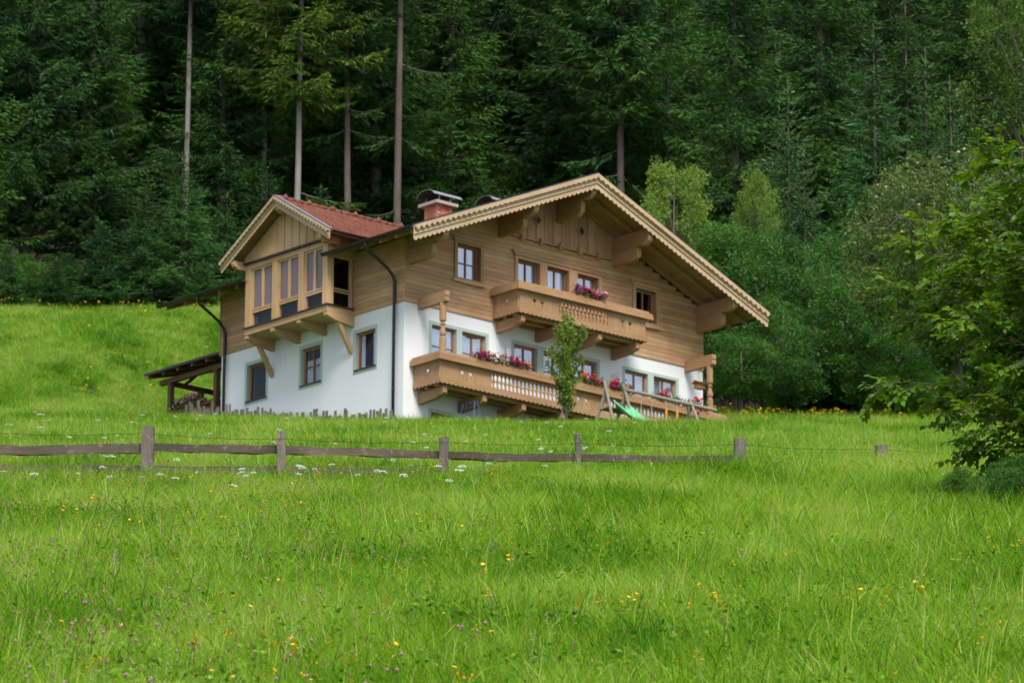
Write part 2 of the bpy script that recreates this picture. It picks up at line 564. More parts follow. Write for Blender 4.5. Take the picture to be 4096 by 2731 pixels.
# windows ---------------------------------------------------------
def wmap(side):
    return (lambda u, w, z: (u, w, z)) if side == 'g' else (lambda u, w, z: (w, u, z))
def ubox(g, side, u0, u1, w0, w1, z0, z1):
    return g.box(u0, u1, w0, w1, z0, z1) if side == 'g' else g.box(w0, w1, u0, u1, z0, z1)
def window(side, u0, u1, z0, z1, rec=.10, fr=.07, mull=True, trans=.46, curtain='full', frame='frame', fsash=.035, glass=None):
    g = G()
    e = .004
    ubox(g, side, u0 + e, u0 + fr, rec, rec + .07, z0 + e, z1 - e)
    ubox(g, side, u1 - fr, u1 - e, rec, rec + .07, z0 + e, z1 - e)
    ubox(g, side, u0 + fr, u1 - fr, rec, rec + .07, z0 + e, z0 + fr)
    ubox(g, side, u0 + fr, u1 - fr, rec, rec + .07, z1 - fr, z1 - e)
    w = hp(g, 'window', frame)
    a0, a1, b0, b1 = u0 + fr, u1 - fr, z0 + fr, z1 - fr
    um = (a0 + a1) / 2
    us = [(a0, um - fsash / 2), (um + fsash / 2, a1)] if mull else [(a0, a1)]
    if mull:
        hp(ubox(G(), side, um - fsash / 2, um + fsash / 2, rec - .012, rec + .05, b0, b1), 'mullion', frame, w)
    zs = [(b0, b1)]
    if trans:
        zm = b0 + (b1 - b0) * trans
        zs = [(b0, zm - .013), (zm + .013, b1)]
        for c0, c1 in us:
            hp(ubox(G(), side, c0, c1, rec - .006, rec + .04, zm - .013, zm + .013), 'muntin', frame, w)
    for c0, c1 in us:
        for d0, d1 in zs:
            hp(ubox(G(), side, c0, c1, rec + .022, rec + .03, d0, d1), 'pane', glass or ('glass' if side == 'g' else 'glassdark'), w)
    if curtain:
        f = wmap(side)
        t0, t1 = {'full': (b0 - .1, b1 + .1), 'low': (b0 - .1, b0 + (b1 - b0) * .72), 'side': (b0 - .1, b1 + .1)}[curtain]
        spans = [(a0 - .05, a1 + .05)] if curtain != 'side' else [(a0 - .05, a0 + (a1 - a0) * .3), (a1 - (a1 - a0) * .22, a1 + .05)]
        for s0, s1 in spans:
            n = 40
            V, F = [], []
            ph = random.uniform(0, 6)
            for i in range(n + 1):
                u = s0 + (s1 - s0) * i / n
                ww = rec + .075 + .016 * math.sin(u * 55 + ph) + .008 * math.sin(u * 23)
                V += [f(u, ww, t0), f(u, ww, t1)]
                if i < n:
                    F.append((2 * i, 2 * i + 2, 2 * i + 3, 2 * i + 1))
            hp(G().add(V, F), 'curtain', 'curtain', w)
    return w

for i, (a, b, c, d) in enumerate(UPWIN):
    window('g', a, b, c, d, rec=.08, fr=.055, trans=.47 if i == 0 else .30, curtain='full' if i < 4 else None, glass='glass' if i < 4 else 'glassdark')
def casing(outer, holes, sill):
    g = G().holed(rect(*outer), [rect(*h) for h in holes], 'y', -.10, .02)
    c = hp(g, 'window_casing', 'clad_z')
    o = outer
    hp(G().box(o[0] - .04, o[1] + .04, -.135, .0, o[3] + .001, o[3] + .06), 'crown_moulding', 'clad_x', c)
    hp(G().prism([(o[0] - .10, o[3] + .17), (o[0] - .03, o[3] + .06), (o[0] + .02, o[3] + .0), (o[0] + .0, o[3] - .02), (o[0] - .05, o[3] + .05), (o[0] - .13, o[3] + .16)], 'y', -.13, -.045), 'scroll', 'clad_z', c)
    x0, x1 = o[0] - .08, o[1] + .06
    pts = [(x0, o[2] - .001), (x0, o[2] - .06)]
    n = 60
    for i in range(n + 1):
        t = i / n
        amp = .025 if .25 < t < .75 else .0
        pts.append((x0 + .02 + (x1 - x0 - .04) * t, o[2] - .085 - amp * (math.sin(t * 62) * .5 + .5)))
    pts += [(x1, o[2] - .06), (x1, o[2] - .001)]
    hp(G().prism(pts, 'y', -.125, -.045), 'sill_board', 'clad_x', c)
casing((1.86, 2.98, 1.03, 2.19), [UPWIN[0]], True)
casing((4.23, 7.72, 1.03, 2.19), UPWIN[1:4], True)
casing((9.01, 10.10, 1.03, 2.19), [UPWIN[4]], True)
for i, (a, b) in enumerate(LOWWIN):
    window('g', a, b, -1.6, -.5, rec=.10, fr=.075, trans=.44 if i < 5 else 0, curtain=('full', 'full', 'low', 'low', 'low', 'full', 'full')[i])
window('g', *BASEWIN, rec=.10, curtain=None)
for i, (a, b) in enumerate(LW):
    window('l', a, b, -1.67, -.55, rec=.11, fr=.07, mull=(i == 1), trans=.5 if i == 1 else 0, curtain=('side', 'low', None)[i])
    hp(G().box(-.05, .11, a - .05, b + .03, -1.705, -1.668), 'window_sill', 'sill')
# pale green painted surrounds with their reveals
def surround(side, u0, u1, ztop, zbot, holes):
    ax = 'y' if side == 'g' else 'x'
    o = [(u0, zbot), (u1, zbot), (u1, ztop), (u0, ztop)]
    g = G().holed(o, [rect(*h) for h in holes], ax, -.012, .006)
    for h in holes:
        e = .006
        ubox(g, side, h[0], h[0] + e, -.008, .10, h[2], h[3])
        ubox(g, side, h[1] - e, h[1], -.008, .10, h[2], h[3])
        ubox(g, side, h[0] + e, h[1] - e, -.008, .10, h[3] - e, h[3])
    hp(g, 'window_surround', 'green')
surround('g', .96, 3.27, -.40, -1.72, [(a, b, -1.6, -.5) for a, b in LOWWIN[0:2]])
surround('g', 4.17, 7.71, -.40, -1.72, [(a, b, -1.6, -.5) for a, b in LOWWIN[2:5]])
surround('g', 8.64, 10.98, -.41, -1.72, [(a, b, -1.6, -.5) for a, b in LOWWIN[5:7]])
surround('g', .96, 2.08, -3.03, -4.4, [BASEWIN])
for a, b in LW:
    surround('l', a - .09, b + .10, -.44, -1.78, [(a, b, -1.67, -.55)])

# roof --------------------------------------------------------------
Y0, Y1, EX0, EX1 = -1.78, L + 1.62, -1.15, 13.08
def slope_piece(xa, xb, dz0, dz1, y0, y1):
    """slab following the roof slope between xa and xb, offsets below the top line"""
    return G().prism([(xa, zt(xa) - dz1), (xb, zt(xb) - dz1), (xb, zt(xb) - dz0), (xa, zt(xa) - dz0)], 'y', y0, y1)
# soffit boards, each one a board lying along the ridge direction
nb = 34
for side in (0, 1):
    for i in range(nb):
        if side == 0:
            a = EX0 + .03 + (XA - EX0 - .03) * i / nb; b = EX0 + .03 + (XA - EX0 - .03) * (i + 1) / nb - .008
        else:
            a = XA + (EX1 - .03 - XA) * i / nb + .008; b = XA + (EX1 - .03 - XA) * (i + 1) / nb
        if side == 0 and b < 1.0:
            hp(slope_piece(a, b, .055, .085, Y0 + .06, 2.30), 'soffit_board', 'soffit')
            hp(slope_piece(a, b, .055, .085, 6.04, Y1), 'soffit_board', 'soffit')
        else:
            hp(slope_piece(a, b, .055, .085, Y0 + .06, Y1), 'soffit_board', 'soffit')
def tilesheet(uv, rows, cols, tw, tl, place):
    g = G()
    for r in range(rows):
        for c in range(cols):
            pts = []
            for k in range(4):
                u = c * tw + tw * k / 3
                h = .03 * math.sin(math.pi * k / 3)
                pts.append((u, h))
            v = [place(u, r * tl, h + .022) for u, h in pts] + [place(u, (r + 1) * tl + .03, h) for u, h in pts] + [place(u, r * tl, h - .004) for u, h in pts]
            if all(q is not None for q in v):
                g.add(v, [(k, k + 1, k + 5, k + 4) for k in range(3)] + [(k + 8, k + 9, k + 1, k) for k in range(3)])
    return g
ca, sa = 1 / math.sqrt(1 + SL * SL), SL / math.sqrt(1 + SL * SL)
def place_left(u, v, h):
    x = EX0 + .01 + v * ca; y = Y0 + .12 + u
    if x > XA - .02 or (x < 1.0 and 2.1 < y < 6.2): return None
    return (x, y, ZA - SL * (XA - x) - .052 + h)
def place_right(u, v, h):
    x = EX1 - .01 - v * ca; y = Y0 + .12 + u
    if x < XA + .02: return None
    return (x, y, ZA - SL * (x - XA) - .052 + h)
rl = int((XA - EX0) / ca / .34) + 1
nc = int((Y1 - Y0 - .1) / .3)
hp(tilesheet(None, rl, nc, .3, .34, place_left), 'roof_tiles', 'tile', kind='stuff')
hp(tilesheet(None, rl, nc, .3, .34, place_right), 'roof_tiles', 'tile', kind='stuff')
hp(G().tube([(XA, Y0 + .05, ZA - .03), (XA, Y1, ZA - .03)], .07, 8), 'ridge_cap', 'tile')
# rafters in the gable overhang and rafter tails at the eaves
for y in (-1.60, -.92, -.22):
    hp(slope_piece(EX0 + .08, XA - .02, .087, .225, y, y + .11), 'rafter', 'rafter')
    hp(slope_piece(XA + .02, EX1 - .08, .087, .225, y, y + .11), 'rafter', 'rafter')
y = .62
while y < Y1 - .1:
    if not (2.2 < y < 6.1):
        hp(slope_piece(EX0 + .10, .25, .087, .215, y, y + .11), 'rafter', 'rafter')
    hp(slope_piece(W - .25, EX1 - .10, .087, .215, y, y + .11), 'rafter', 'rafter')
    y += .84
# purlins: paired beams with stepped ends
def purlin(x0, x1, zu0, zu1, zl0, zl1):
    def end(o, z0, z1):
        s = (z1 - z0)
        return [(.31, z0), (-o + .20, z0), (-o + .155, z0 + .035), (-o + .115, z0 + .03), (-o + .06, z0 + s * .22), (-o + .035, z0 + s * .20), (-o, z0 + s * .38), (-o, z1 - .03), (-o + .03, z1), (.31, z1)]
    hp(G().prism(end(1.68, zu0, zu1), 'x', x0, x1), 'purlin', 'balc_y')
    hp(G().prism(end(1.17, zl0, zl1), 'x', x0 + .002, x1 - .002), 'purlin', 'balc_y')
purlin(.07, .25, 1.56, 2.02, 1.13, 1.555)
purlin(3.57, 3.75, 3.00, 3.46, 2.62, 2.995)
purlin(5.87, 6.05, 3.98, 4.44, 3.52, 3.975)
purlin(8.17, 8.35, 2.98, 3.46, 2.60, 2.975)
purlin(11.69, 11.87, 1.58, 2.00, 1.15, 1.575)

# carved rake boards: back board, zigzag board, bead and scalloped apron
def strip(a, b, t0, edge, y0, y1, n):
    """strip from point a to point b (x,z); t0 top offset down, edge(s, length) bottom offset down"""
    (xa, za), (xb, zb) = a, b
    ln = math.hypot(xb - xa, zb - za)
    V, F = [], []
    for i in range(n + 1):
        s = i / n
        x, zz = xa + (xb - xa) * s, za + (zb - za) * s
        e = edge(s * ln)
        V += [(x, y0, zz - t0), (x, y0, zz - e), (x, y1, zz - t0), (x, y1, zz - e)]
    for i in range(n):
        o, p = 4 * i, 4 * i + 4
        F += [(o, o + 1, p + 1, p), (o + 3, o + 2, p + 2, p + 3), (o + 1, o + 3, p + 3, p + 1), (o + 2, o, p, p + 2)]
    F += [(0, 2, 3, 1), (4 * n, 4 * n + 1, 4 * n + 3, 4 * n + 2)]
    return V, F
def zig(per, lo, hi):
    def e(s):
        t = (s / per) % 1
        return lo + (hi - lo) * (1 - abs(2 * t - 1))
    return e
def scal(per, lo, hi):
    return lambda s: lo + (hi - lo) * abs(math.sin(math.pi * s / per))
def rakeset(a, b, mapf, sc=1.0, pz=.215, ps=.19):
    ln = math.hypot(b[0] - a[0], b[1] - a[1])
    def mk(t0, e, y0, y1, n, nm, parent=None, m='rake'):
        V, F = strip(a, b, t0 * sc, e, y0, y1, n)
        return hp(G().add([mapf(v) for v in V], F), nm, m, parent)
    r = mk(.0, lambda s: .30 * sc, 0.0, .045, 1, 'rake_board')
    mk(.004, zig(pz, .075 * sc, .195 * sc), -.085, -.001, int(ln / pz * 2), 'zigzag_trim', r)
    mk(.255, lambda s: .285 * sc, -.026, -.001, 1, 'bead', r)
    mk(.302, scal(ps, .41 * sc, .475 * sc), .012, .040, int(ln / ps * 8), 'scalloped_apron', r)
    mk(-.045, lambda s: -.002, -.05, .10, 1, 'verge_flashing', r, 'metal')
    return r
rakeset((EX0, zt(EX0)), (XA, ZA), lambda v: (v[0], Y0 + v[1], v[2]))
rakeset((EX1, zt(EX1)), (XA, ZA), lambda v: (v[0], Y0 + v[1], v[2]))

# gutters and downspouts
def gutter(p0, p1, r=.088):
    p0, p1 = Vector(p0), Vector(p1)
    d = (p1 - p0).normalized()
    s = Vector((d.y, -d.x, 0))
    V, F = [], []
    n = 10
    for p in (p0, p1):
        for rr in (r, r - .012):
            for i in range(n + 1):
                q = math.pi * i / n
                V.append(p + s * (math.cos(q) * rr) + Vector((0, 0, -math.sin(q) * rr)))
    m_ = n + 1
    for i in range(n):
        F += [(i, i + 1, 2 * m_ + i + 1, 2 * m_ + i), (m_ + i + 1, m_ + i, 3 * m_ + i, 3 * m_ + i + 1), (i, m_ + i, m_ + i + 1, i + 1), (2 * m_ + i, 2 * m_ + i + 1, 3 * m_ + i + 1, 3 * m_ + i)]
    F += [tuple(range(m_)), tuple(range(2 * m_, 3 * m_))]
    return hp(G().add(V, F), 'gutter', 'metal', smooth=True)
GZ = zt(EX0) - .02
gutter((EX0 - .06, Y0 + .03, GZ), (EX0 - .06, 2.30, GZ))
gutter((EX0 - .06, 6.04, GZ), (EX0 - .06, Y1 + .02, GZ))
gutter((EX1 + .06, Y1, zt(EX1) - .02), (EX1 + .06, Y0 + .03, zt(EX1) - .02))
for y, zb in ((.33, -5.2), (8.28, -3.5)):
    g = G().tube([(EX0 - .06, y, GZ - .06), (EX0 - .05, y, GZ - .16), (EX0 + .02, y, GZ - .27), (-.35, y, .98), (-.16, y, .80), (-.10, y, .62), (-.10, y, zb)], .048, 10)
    ds = hp(g, 'downspout', 'metal', smooth=True)
    for zz in (.3, -1.2, -2.6):
        hp(G().lathe([(.056, -.02), (.056, .02)], (-.10, y, zz), 10), 'pipe_clip', 'metal', ds)

# chimneys ------------------------------------------------------------
brick_me = G().box(-.091, .091, -.046, .046, -.027, .027).mesh('brick', M['brick'])
def chimney(x0, y0, z0, z1, nrow):
    xw, yw = .60, .60
    c = hp(G().box(x0 + .008, x0 + xw - .008, y0 + .008, y0 + yw - .008, z0 - .4, z1), 'chimney', 'mortar')
    k = 0
    zz = z1 - .036
    for r in range(nrow):
        o = .095 if r % 2 == 0 else .0
        for i in range(3):
            xx = x0 + .1 + .2 * i
            # faces along x: bricks keep clear of the corner bricks of the other face
            if r % 2 == 0:
                for yy in (y0 + .045, y0 + yw - .045):
                    hshare('brick', brick_me, (xx, yy, zz), (0, 0, 0), c)
            if r % 2 == 1:
                for xx2 in (x0 + .045, x0 + xw - .045):
                    hshare('brick', brick_me, (xx2, y0 + .1 + .2 * i, zz), (0, 0, math.pi / 2), c)
        for i in range(2):
            if r % 2 == 0:
                for xx2 in (x0 + .045, x0 + xw - .045):
                    hshare('brick', brick_me, (xx2, y0 + .2 + .2 * i, zz), (0, 0, math.pi / 2), c)
            else:
                for yy in (y0 + .045, y0 + yw - .045):
                    hshare('brick', brick_me, (x0 + .2 + .2 * i, yy, zz), (0, 0, 0), c)
        zz -= .071
    hp(G().box(x0 - .13, x0 + xw + .13, y0 - .13, y0 + yw + .13, z1 + .001, z1 + .095), 'slab', 'slab', c)
    xm, ym = x0 + xw / 2, y0 + yw / 2
    for sx in (-.22, .22):
        for sy in (-.30, .30):
            hp(G().box(xm + sx - .015, xm + sx + .015, ym + sy - .015, ym + sy + .015, z1 + .095, z1 + .30), 'leg', 'hood', c)
    V, F = [], []
    n = 14
    for xx in (x0 - .22, x0 + xw + .30):
        for rr in (1.0, .96):
            for i in range(n + 1):
                q = math.pi * (.08 + .84 * i / n)
                V.append((xx, ym + math.cos(q) * .43 * rr, z1 + .20 + math.sin(q) * .25 * rr))
    m_ = n + 1
    F2 = []
    for i in range(n):
        F += [(i, i + 1, 2 * m_ + i + 1, 2 * m_ + i), (i, m_ + i, m_ + i + 1, i + 1), (2 * m_ + i, 2 * m_ + i + 1, 3 * m_ + i + 1, 3 * m_ + i)]
        F2.append((m_ + i + 1, m_ + i, 3 * m_ + i, 3 * m_ + i + 1))
    hp(G().add(V, F), 'hood', 'hood', c)
    hp(G().add(V, F2), 'hood_lining', 'dark', c)
chimney(2.92, 1.97, 3.2, 3.96, 11)
chimney(6.80, 3.75, 4.3, 4.95, 9)

# projecting bay with its own gable -----------------------------------
BX, BY0, BY1 = -1.05, 2.25, 6.12
hp(G().box(BX, -.002, BY0, BY1, -.03, .155), 'bay_base', 'bay_y')
g = G().box(BX - .05, BX + .03, BY0 - .05, BY1 + .05, .157, .195).box(BX + .03, -.045, BY0 - .05, BY0 + .03, .157, .195).box(BX + .03, -.045, BY1 - .03, BY1 + .05, .157, .195)
hp(g, 'bay_sill', 'sill')
cols = [(2.25, 2.47), (3.36, 3.60), (4.60, 4.84), (5.86, 6.12)]
for i, (a, b) in enumerate(cols):
    hp(G().box(BX, BX + .22, a, b, .196, 1.98), 'bay_post', 'bay_z')
hp(G().box(BX + .005, BX + .21, BY0, BY1, 1.981, 2.13), 'bay_beam', 'bay_y')
hp(G().box(BX - .10, BX + .02, BY0 - .02, BY1 + .06, 2.131, 2.185), 'bay_flashing', 'sill')
def baywin(y0, y1):
    g = G()
    x0, x1 = BX + .05, BX + .12
    for a, b in ((y0, y0 + .075), (y1 - .075, y1)):
        g.box(x0, x1, a, b, .196, 1.98)
    g.box(x0, x1, y0 + .075, y1 - .075, 1.92, 1.98).box(x0 - .02, x1, y0 + .075, y1 - .075, .60, .66).box(x0, x1, y0 + .075, y1 - .075, .69, .745)
    w = hp(g, 'bay_window', 'bay_z')
    ym = (y0 + y1) / 2
    hp(G().box(x0, x1, ym - .055, ym + .055, .745, 1.92), 'mullion', 'bay_z', w)
    hp(G().box(x0 - .012, x0 + .05, y0 + .075, y1 - .075, .66, .688), 'weather_strip', 'sill', w)
    for a, b in ((y0 + .075, ym - .055), (ym + .055, y1 - .075)):
        hp(G().box(x0 + .03, x0 + .038, a, b, .745, 1.92), 'pane', 'glassdark', w)
        hp(G().box(x0 + .06, x0 + .066, a - .02, b + .02, .74, 1.94), 'blind', 'blind', w)
    hp(G().box(x0 + .03, x0 + .038, y0 + .075, y1 - .075, .196, .60), 'pane', 'glassdark', w)
for a, b in ((2.472, 3.358), (3.602, 4.598), (4.842, 5.858)):
    baywin(a, b)
def sidewin(y0, y1, m='bay_z'):
    g = G()
    xa, xb = BX + .222, -.046
    for a, b in ((xa, xa + .06), (xb - .12, xb)):
        g.box(a, b, y0, y1, .196, 1.75)
    g.box(xa + .06, xb - .12, y0, y1, 1.66, 1.75).box(xa + .06, xb - .12, y0, y1, .62, .74)
    w = hp(g, 'bay_window', m)
    hp(G().box(xa + .06, xb - .12, (y0 + y1) / 2 - .004, (y0 + y1) / 2 + .004, .74, 1.66), 'pane', 'glassdark', w)
    hp(G().box(xa + .06, xb - .12, (y0 + y1) / 2 - .004, (y0 + y1) / 2 + .004, .196, .62), 'pane', 'glassdark', w)
    hp(G().box(xa + .06, xb - .12, y0 - .015, y0 + .02, .66, .69), 'weather_strip', 'sill', w)
sidewin(BY0 + .05, BY0 + .12)
sidewin(BY1 - .12, BY1 - .05)
hp(G().box(BX + .25, .6, BY0 + .03, BY0 + .15, 1.755, 2.6), 'bay_side_wall', 'bay_y')
hp(G().box(BX + .25, .6, BY1 - .15, BY1 - .03, 1.755, 2.6), 'bay_side_wall', 'bay_y')
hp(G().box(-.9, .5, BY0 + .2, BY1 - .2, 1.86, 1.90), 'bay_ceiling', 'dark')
hp(G().box(-.72, -.68, BY0 + .2, BY1 - .2, .16, 1.85), 'bay_dark_panel', 'dark')  # added dark sheet, stands in for the unlit room behind the lower panes
for yy in (2.25, 3.50, 4.74, 5.955):
    pr = [(-.003, -.032), (BX + .03, -.032), (BX + .01, -.06), (BX + .01, -.13), (BX + .05, -.16), (BX + .09, -.155), (BX + .13, -.19), (BX + .20, -.195), (BX + .27, -.23), (BX + .38, -.25), (-.003, -.34)]
    hp(G().prism(pr, 'y', yy, yy + .165), 'bay_bracket', 'bay_y')
for yy in (2.30, 6.0):
    hp(G().prism([(-.60, -.265), (-.44, -.285), (-.003, -.98), (-.003, -1.13), (-.06, -1.13)], 'y', yy, yy + .12), 'strut', 'bay_z')
# bay gable
DX, DYM, DZ, DS = -1.53, 4.17, 3.78, .605
def zd(y):
    return DZ - DS * abs(y - DYM)
DY0, DY1 = 1.62, 6.72
yy = 2.22
while yy < 6.14:
    y1 = min(yy + .347, 6.15)
    poly = [(yy + .004, 2.187), (y1 - .004, 2.187), (y1 - .004, zd(y1) - .2), (yy + .004, zd(yy) - .2)]
    if yy < DYM < y1:
        poly.insert(3, (DYM, DZ - .2))
    hp(G().prism(poly, 'x', BX, BX + .05), 'board', 'bay_z')
    if zd(y1) - .22 > 2.25:
        hp(G().prism([(y1 - .025, 2.187), (y1 + .025, 2.187), (y1 + .025, zd(y1 + .025) - .21), (y1 - .025, zd(y1 - .025) - .21)], 'x', BX - .025, BX - .001), 'batten', 'bay_z')
    yy = y1
def val(z):
    return XA - (ZA - z) / SL
for s in (0, 1):
    ye = DY0 if s == 0 else DY1
    ze = zd(ye)
    V = [(DX, DYM, DZ - .05), (DX, ye, ze - .05), (val(ze) + .35, ye, ze - .05), (val(DZ) + .35, DYM, DZ - .05)]
    V += [(x, y, zz - .07) for x, y, zz in V]
    hp(G().add(V, [(0, 1, 2, 3), (7, 6, 5, 4), (0, 4, 5, 1), (1, 5, 6, 2), (2, 6, 7, 3), (3, 7, 4, 0)]), 'bay_roof_deck', 'soffit')
    r_ = rakeset((ye, ze), (DYM, DZ), lambda v: (DX + v[1], v[0], v[2]), .70, .165, .15)
# tiles of the bay roof, one by one
av = math.atan(DS)
tw, tl = .22, .33
Vt, Ft = [], []
for j, (yv, lift) in enumerate(((0, .03), (tl + .03, .006), (0, .004))):
    for k in range(7):
        Vt.append(((k / 6 - .5) * tw, yv, lift + .028 * math.sin(math.pi * k / 6) ** 1.0))
for k in range(6):
    Ft += [(k, k + 1, k + 8, k + 7), (k + 14, k + 15, k + 1, k)]
tile_me = G().add(Vt, Ft).mesh('roof_tile', M['tile'], True)
nrow = int((DYM - DY0) / math.cos(av) / tl)
for r in range(nrow + 1):
    v = r * tl - .02
    y, zz = DY0 + v * math.cos(av), zd(DY0) + v * math.sin(av)
    x = DX + .20
    while x < val(zz + .12) + .05:
        hshare('roof_tile', tile_me, (x, y, zz - .048), (av + random.uniform(-.012, .012), 0, random.uniform(-.01, .01)))
        x += tw
def place_dl(u, v, h):
    x, y = DX + .1 + u, DY1 - v * math.cos(av)
    z_ = zd(DY1) + v * math.sin(av)
    if y < DYM + .02 or x > val(z_) + .1: return None
    return (x, y, z_ - .048 + h)
hp(tilesheet(None, nrow + 1, 26, .22, .33, place_dl), 'roof_tiles', 'tile', kind='stuff')
cap_me = G().tube([(0, 0, 0), (.36, 0, .015)], [.075, .09], 8).mesh('ridge_tile', M['tile'], True)
x = DX + .06
i = 0
while x < val(DZ) - .1:
    hshare('ridge_tile', cap_me, (x, DYM, DZ - .02))
    if i % 3 == 1:
        hp(G().add([(x - .07, DYM - .09, DZ + .02), (x + .10, DYM - .09, DZ + .02), (x + .10, DYM + .09, DZ + .02), (x - .07, DYM + .09, DZ + .02), (x + .05, DYM, DZ + .17)], [(0, 1, 4), (1, 2, 4), (2, 3, 4), (3, 0, 4)]), 'ridge_vent', 'tile')
    x += .30
    i += 1
V = [(DX - .03, DYM, DZ + .05), (DX + .10, DYM, DZ + .05), (DX + .10, DY0, zd(DY0) + .05), (DX - .03, DY0, zd(DY0) + .05)]
hp(G().add(V + [(x, y, zz - .03) for x, y, zz in V], [(0, 1, 2, 3), (7, 6, 5, 4), (0, 4, 5, 1), (1, 5, 6, 2), (2, 6, 7, 3), (3, 7, 4, 0)]), 'verge_flashing', 'flash')
gutter((DX + .05, DY0 - .06, zd(DY0) - .03), (val(zd(DY0)) - .05, DY0 - .06, zd(DY0) - .03), .065)
for py, pz0, pz1 in ((DYM, 3.30, 3.50), (6.20, 1.98, 2.22), (2.13, 1.98, 2.22)):
    h_ = pz1 - pz0
    pr = [(BX + .3, pz0), (DX + .22, pz0), (DX + .15, pz0 + h_ * .25), (DX + .08, pz0 + h_ * .3), (DX + .05, pz0 + h_ * .6), (DX + .05, pz1), (BX + .3, pz1)]
    hp(G().prism(pr, 'y', py - .075, py + .075), 'bay_purlin', 'bay_y')

# balconies ------------------------------------------------------------
def motif(u, v, s=1.0):
    t = [(-.080, .085), (-.082, .01), (-.035, -.065), (0, -.085), (.035, -.065), (.082, .01), (.080, .085), (.042, .035), (0, .06), (-.042, .035)]
    d = [(0, -.115), (.032, -.148), (0, -.185), (-.032, -.148)]
    return [[(u + a * s, v + b * s) for a, b in t], [(u + a * s, v + b * s) for a, b in d]]
def bal_outline(hgt, pw=.153):
    """flat sawn baluster: board whose sides are hollowed so that the gaps read as vases"""
    prof = [(0, .002), (.07, .002), (.11, .046), (.22, .058), (.33, .048), (.42, .014), (.455, .010), (.49, .040), (.60, .061), (.70, .056), (.79, .022), (.82, .010), (.86, .030), (.91, .028), (.95, .006), (1, .004)]
    hw = pw / 2
    l = [(-hw + g_, t * hgt) for t, g_ in prof]
    r = [(hw - g_, t * hgt) for t, g_ in prof][::-1]
    return l + r
def balcony(x0, x1, zr, zline, zs, secs, brx, zb0, zb1):
    """zr rail underside, zline joint above the apron, zs apron bottom, secs: (kind, xa, xb, motifs)"""
    yf = -1.2
    top = zr + .03
    bm = G().prism(bal_outline(top - zline - .002), 'y', yf, yf + .03).mesh('baluster', M['balc_z'])
    for kind, a, b, mot in secs:
        if kind == 'b':
            n = int(round((b - a) / .153))
            for i in range(n):
                hshare('baluster', bm, (a + (i + .5) * (b - a) / n, 0, zline))
        else:
            cuts = [a]
            for m_ in mot:
                cuts += [m_ - .155, m_ + .155]
            cuts.append(b)
            for c0, c1 in zip(cuts[:-1], cuts[1:]):
                if c1 - c0 < .03: continue
                mm = [m_ for m_ in mot if c0 < m_ < c1]
                n = 1 if mm else max(1, round((c1 - c0) / .2))
                for i in range(n):
                    p0, p1 = c0 + (c1 - c0) * i / n + .002, c0 + (c1 - c0) * (i + 1) / n - .002
                    hp(G().holed(rect(p0, p1, zline, top), motif(mm[0], zline + .30, .95) if mm else [], 'y', yf, yf + .035), 'balcony_board', 'balc_z')
    for xe, sgn in ((x0, 1), (x1, -1)):
        e0, e1 = (xe, xe + .035) if sgn > 0 else (xe - .035, xe)
        for i in range(6):
            p0, p1 = yf + .037 + (1.16) * i / 6 + .002, yf + .037 + 1.16 * (i + 1) / 6 - .002
            hole = motif(-.64, zline + .30, .95) if p0 < -.64 < p1 and p1 + .64 > .1 else []
            if i == 2:
                p0, p1 = -.80, -.48
            elif i == 1:
                p1 = -.804
            elif i == 3:
                p0 = -.476
            hole = motif(-.64, zline + .30, .95) if i == 2 else []
            hp(G().holed(rect(p0, min(p1, -.003), zline, top), hole, 'x', e0, e1), 'balcony_board', 'balc_z')
    # apron with scalloped lower edge, front and both ends
    V, F = strip((x0 - .015, zline + .012), (x1 + .015, zline + .012), 0, lambda s: (zline - zs) - .045 * (1 - abs(math.sin(math.pi * s / .171))), yf - .025, yf - .002, int((x1 - x0) / .171 * 8))
    hp(G().add(V, F), 'scalloped_apron', 'balc_x')
    for xe, o in ((x0, -.022), (x1, .002)):
        V, F = strip((yf - .025, zline + .012), (-.003, zline + .012), 0, lambda s: (zline - zs) - .045 * (1 - abs(math.sin(math.pi * s / .171))), 0, .02, 56)
        hp(G().add([(xe + o + v[1], v[0], v[2]) for v in V], F), 'scalloped_apron', 'balc_y')
    # stepped hand rail, wide enough to carry flower boxes
    for dz0, dz1, o, nm in ((0, .105, .15, 'rail'), (.112, .175, .138, 'rail'), (.182, .205, .10, 'rail'), (.21, .262, .06, 'rail_cap')):
        yo = yf - o
        hp(G().box(x0 - o, x1 + o, yo, yf + .16, zr + dz0, zr + dz1), nm, 'balc_x')
        hp(G().box(x0 - o, x0 + .14, yf + .162, -.003, zr + dz0, zr + dz1), nm, 'balc_y')
        hp(G().box(x1 - .14, x1 + o, yf + .162, -.003, zr + dz0, zr + dz1), nm, 'balc_y')
    # floor boards and brackets
    for i in range(7):
        hp(G().box(x0 + .037, x1 - .037, yf + .04 + i * .165, yf + .04 + i * .165 + .155, zb1 + .10, zb1 + .14), 'floor_board', 'balc_x')
    for yy in (-.95, -.50):
        hp(G().box(x0 + .06, x1 - .06, yy - .05, yy + .05, zb1 + .001, zb1 + .098), 'joist', 'balc_x')
    for bx_ in brx:
        h_ = zb1 - zb0
        pr = [(-.003, zb0), (-.84, zb0 + .045), (-.87, zb0 + .085), (-.93, zb0 + .08), (-.97, zb0 + .115), (-1.06, zb0 + .105), (-1.13, zb0 + .16), (-1.13, zb1), (-.003, zb1)]
        hp(G().prism(pr, 'x', bx_, bx_ + .155), 'bracket', 'balc_y')
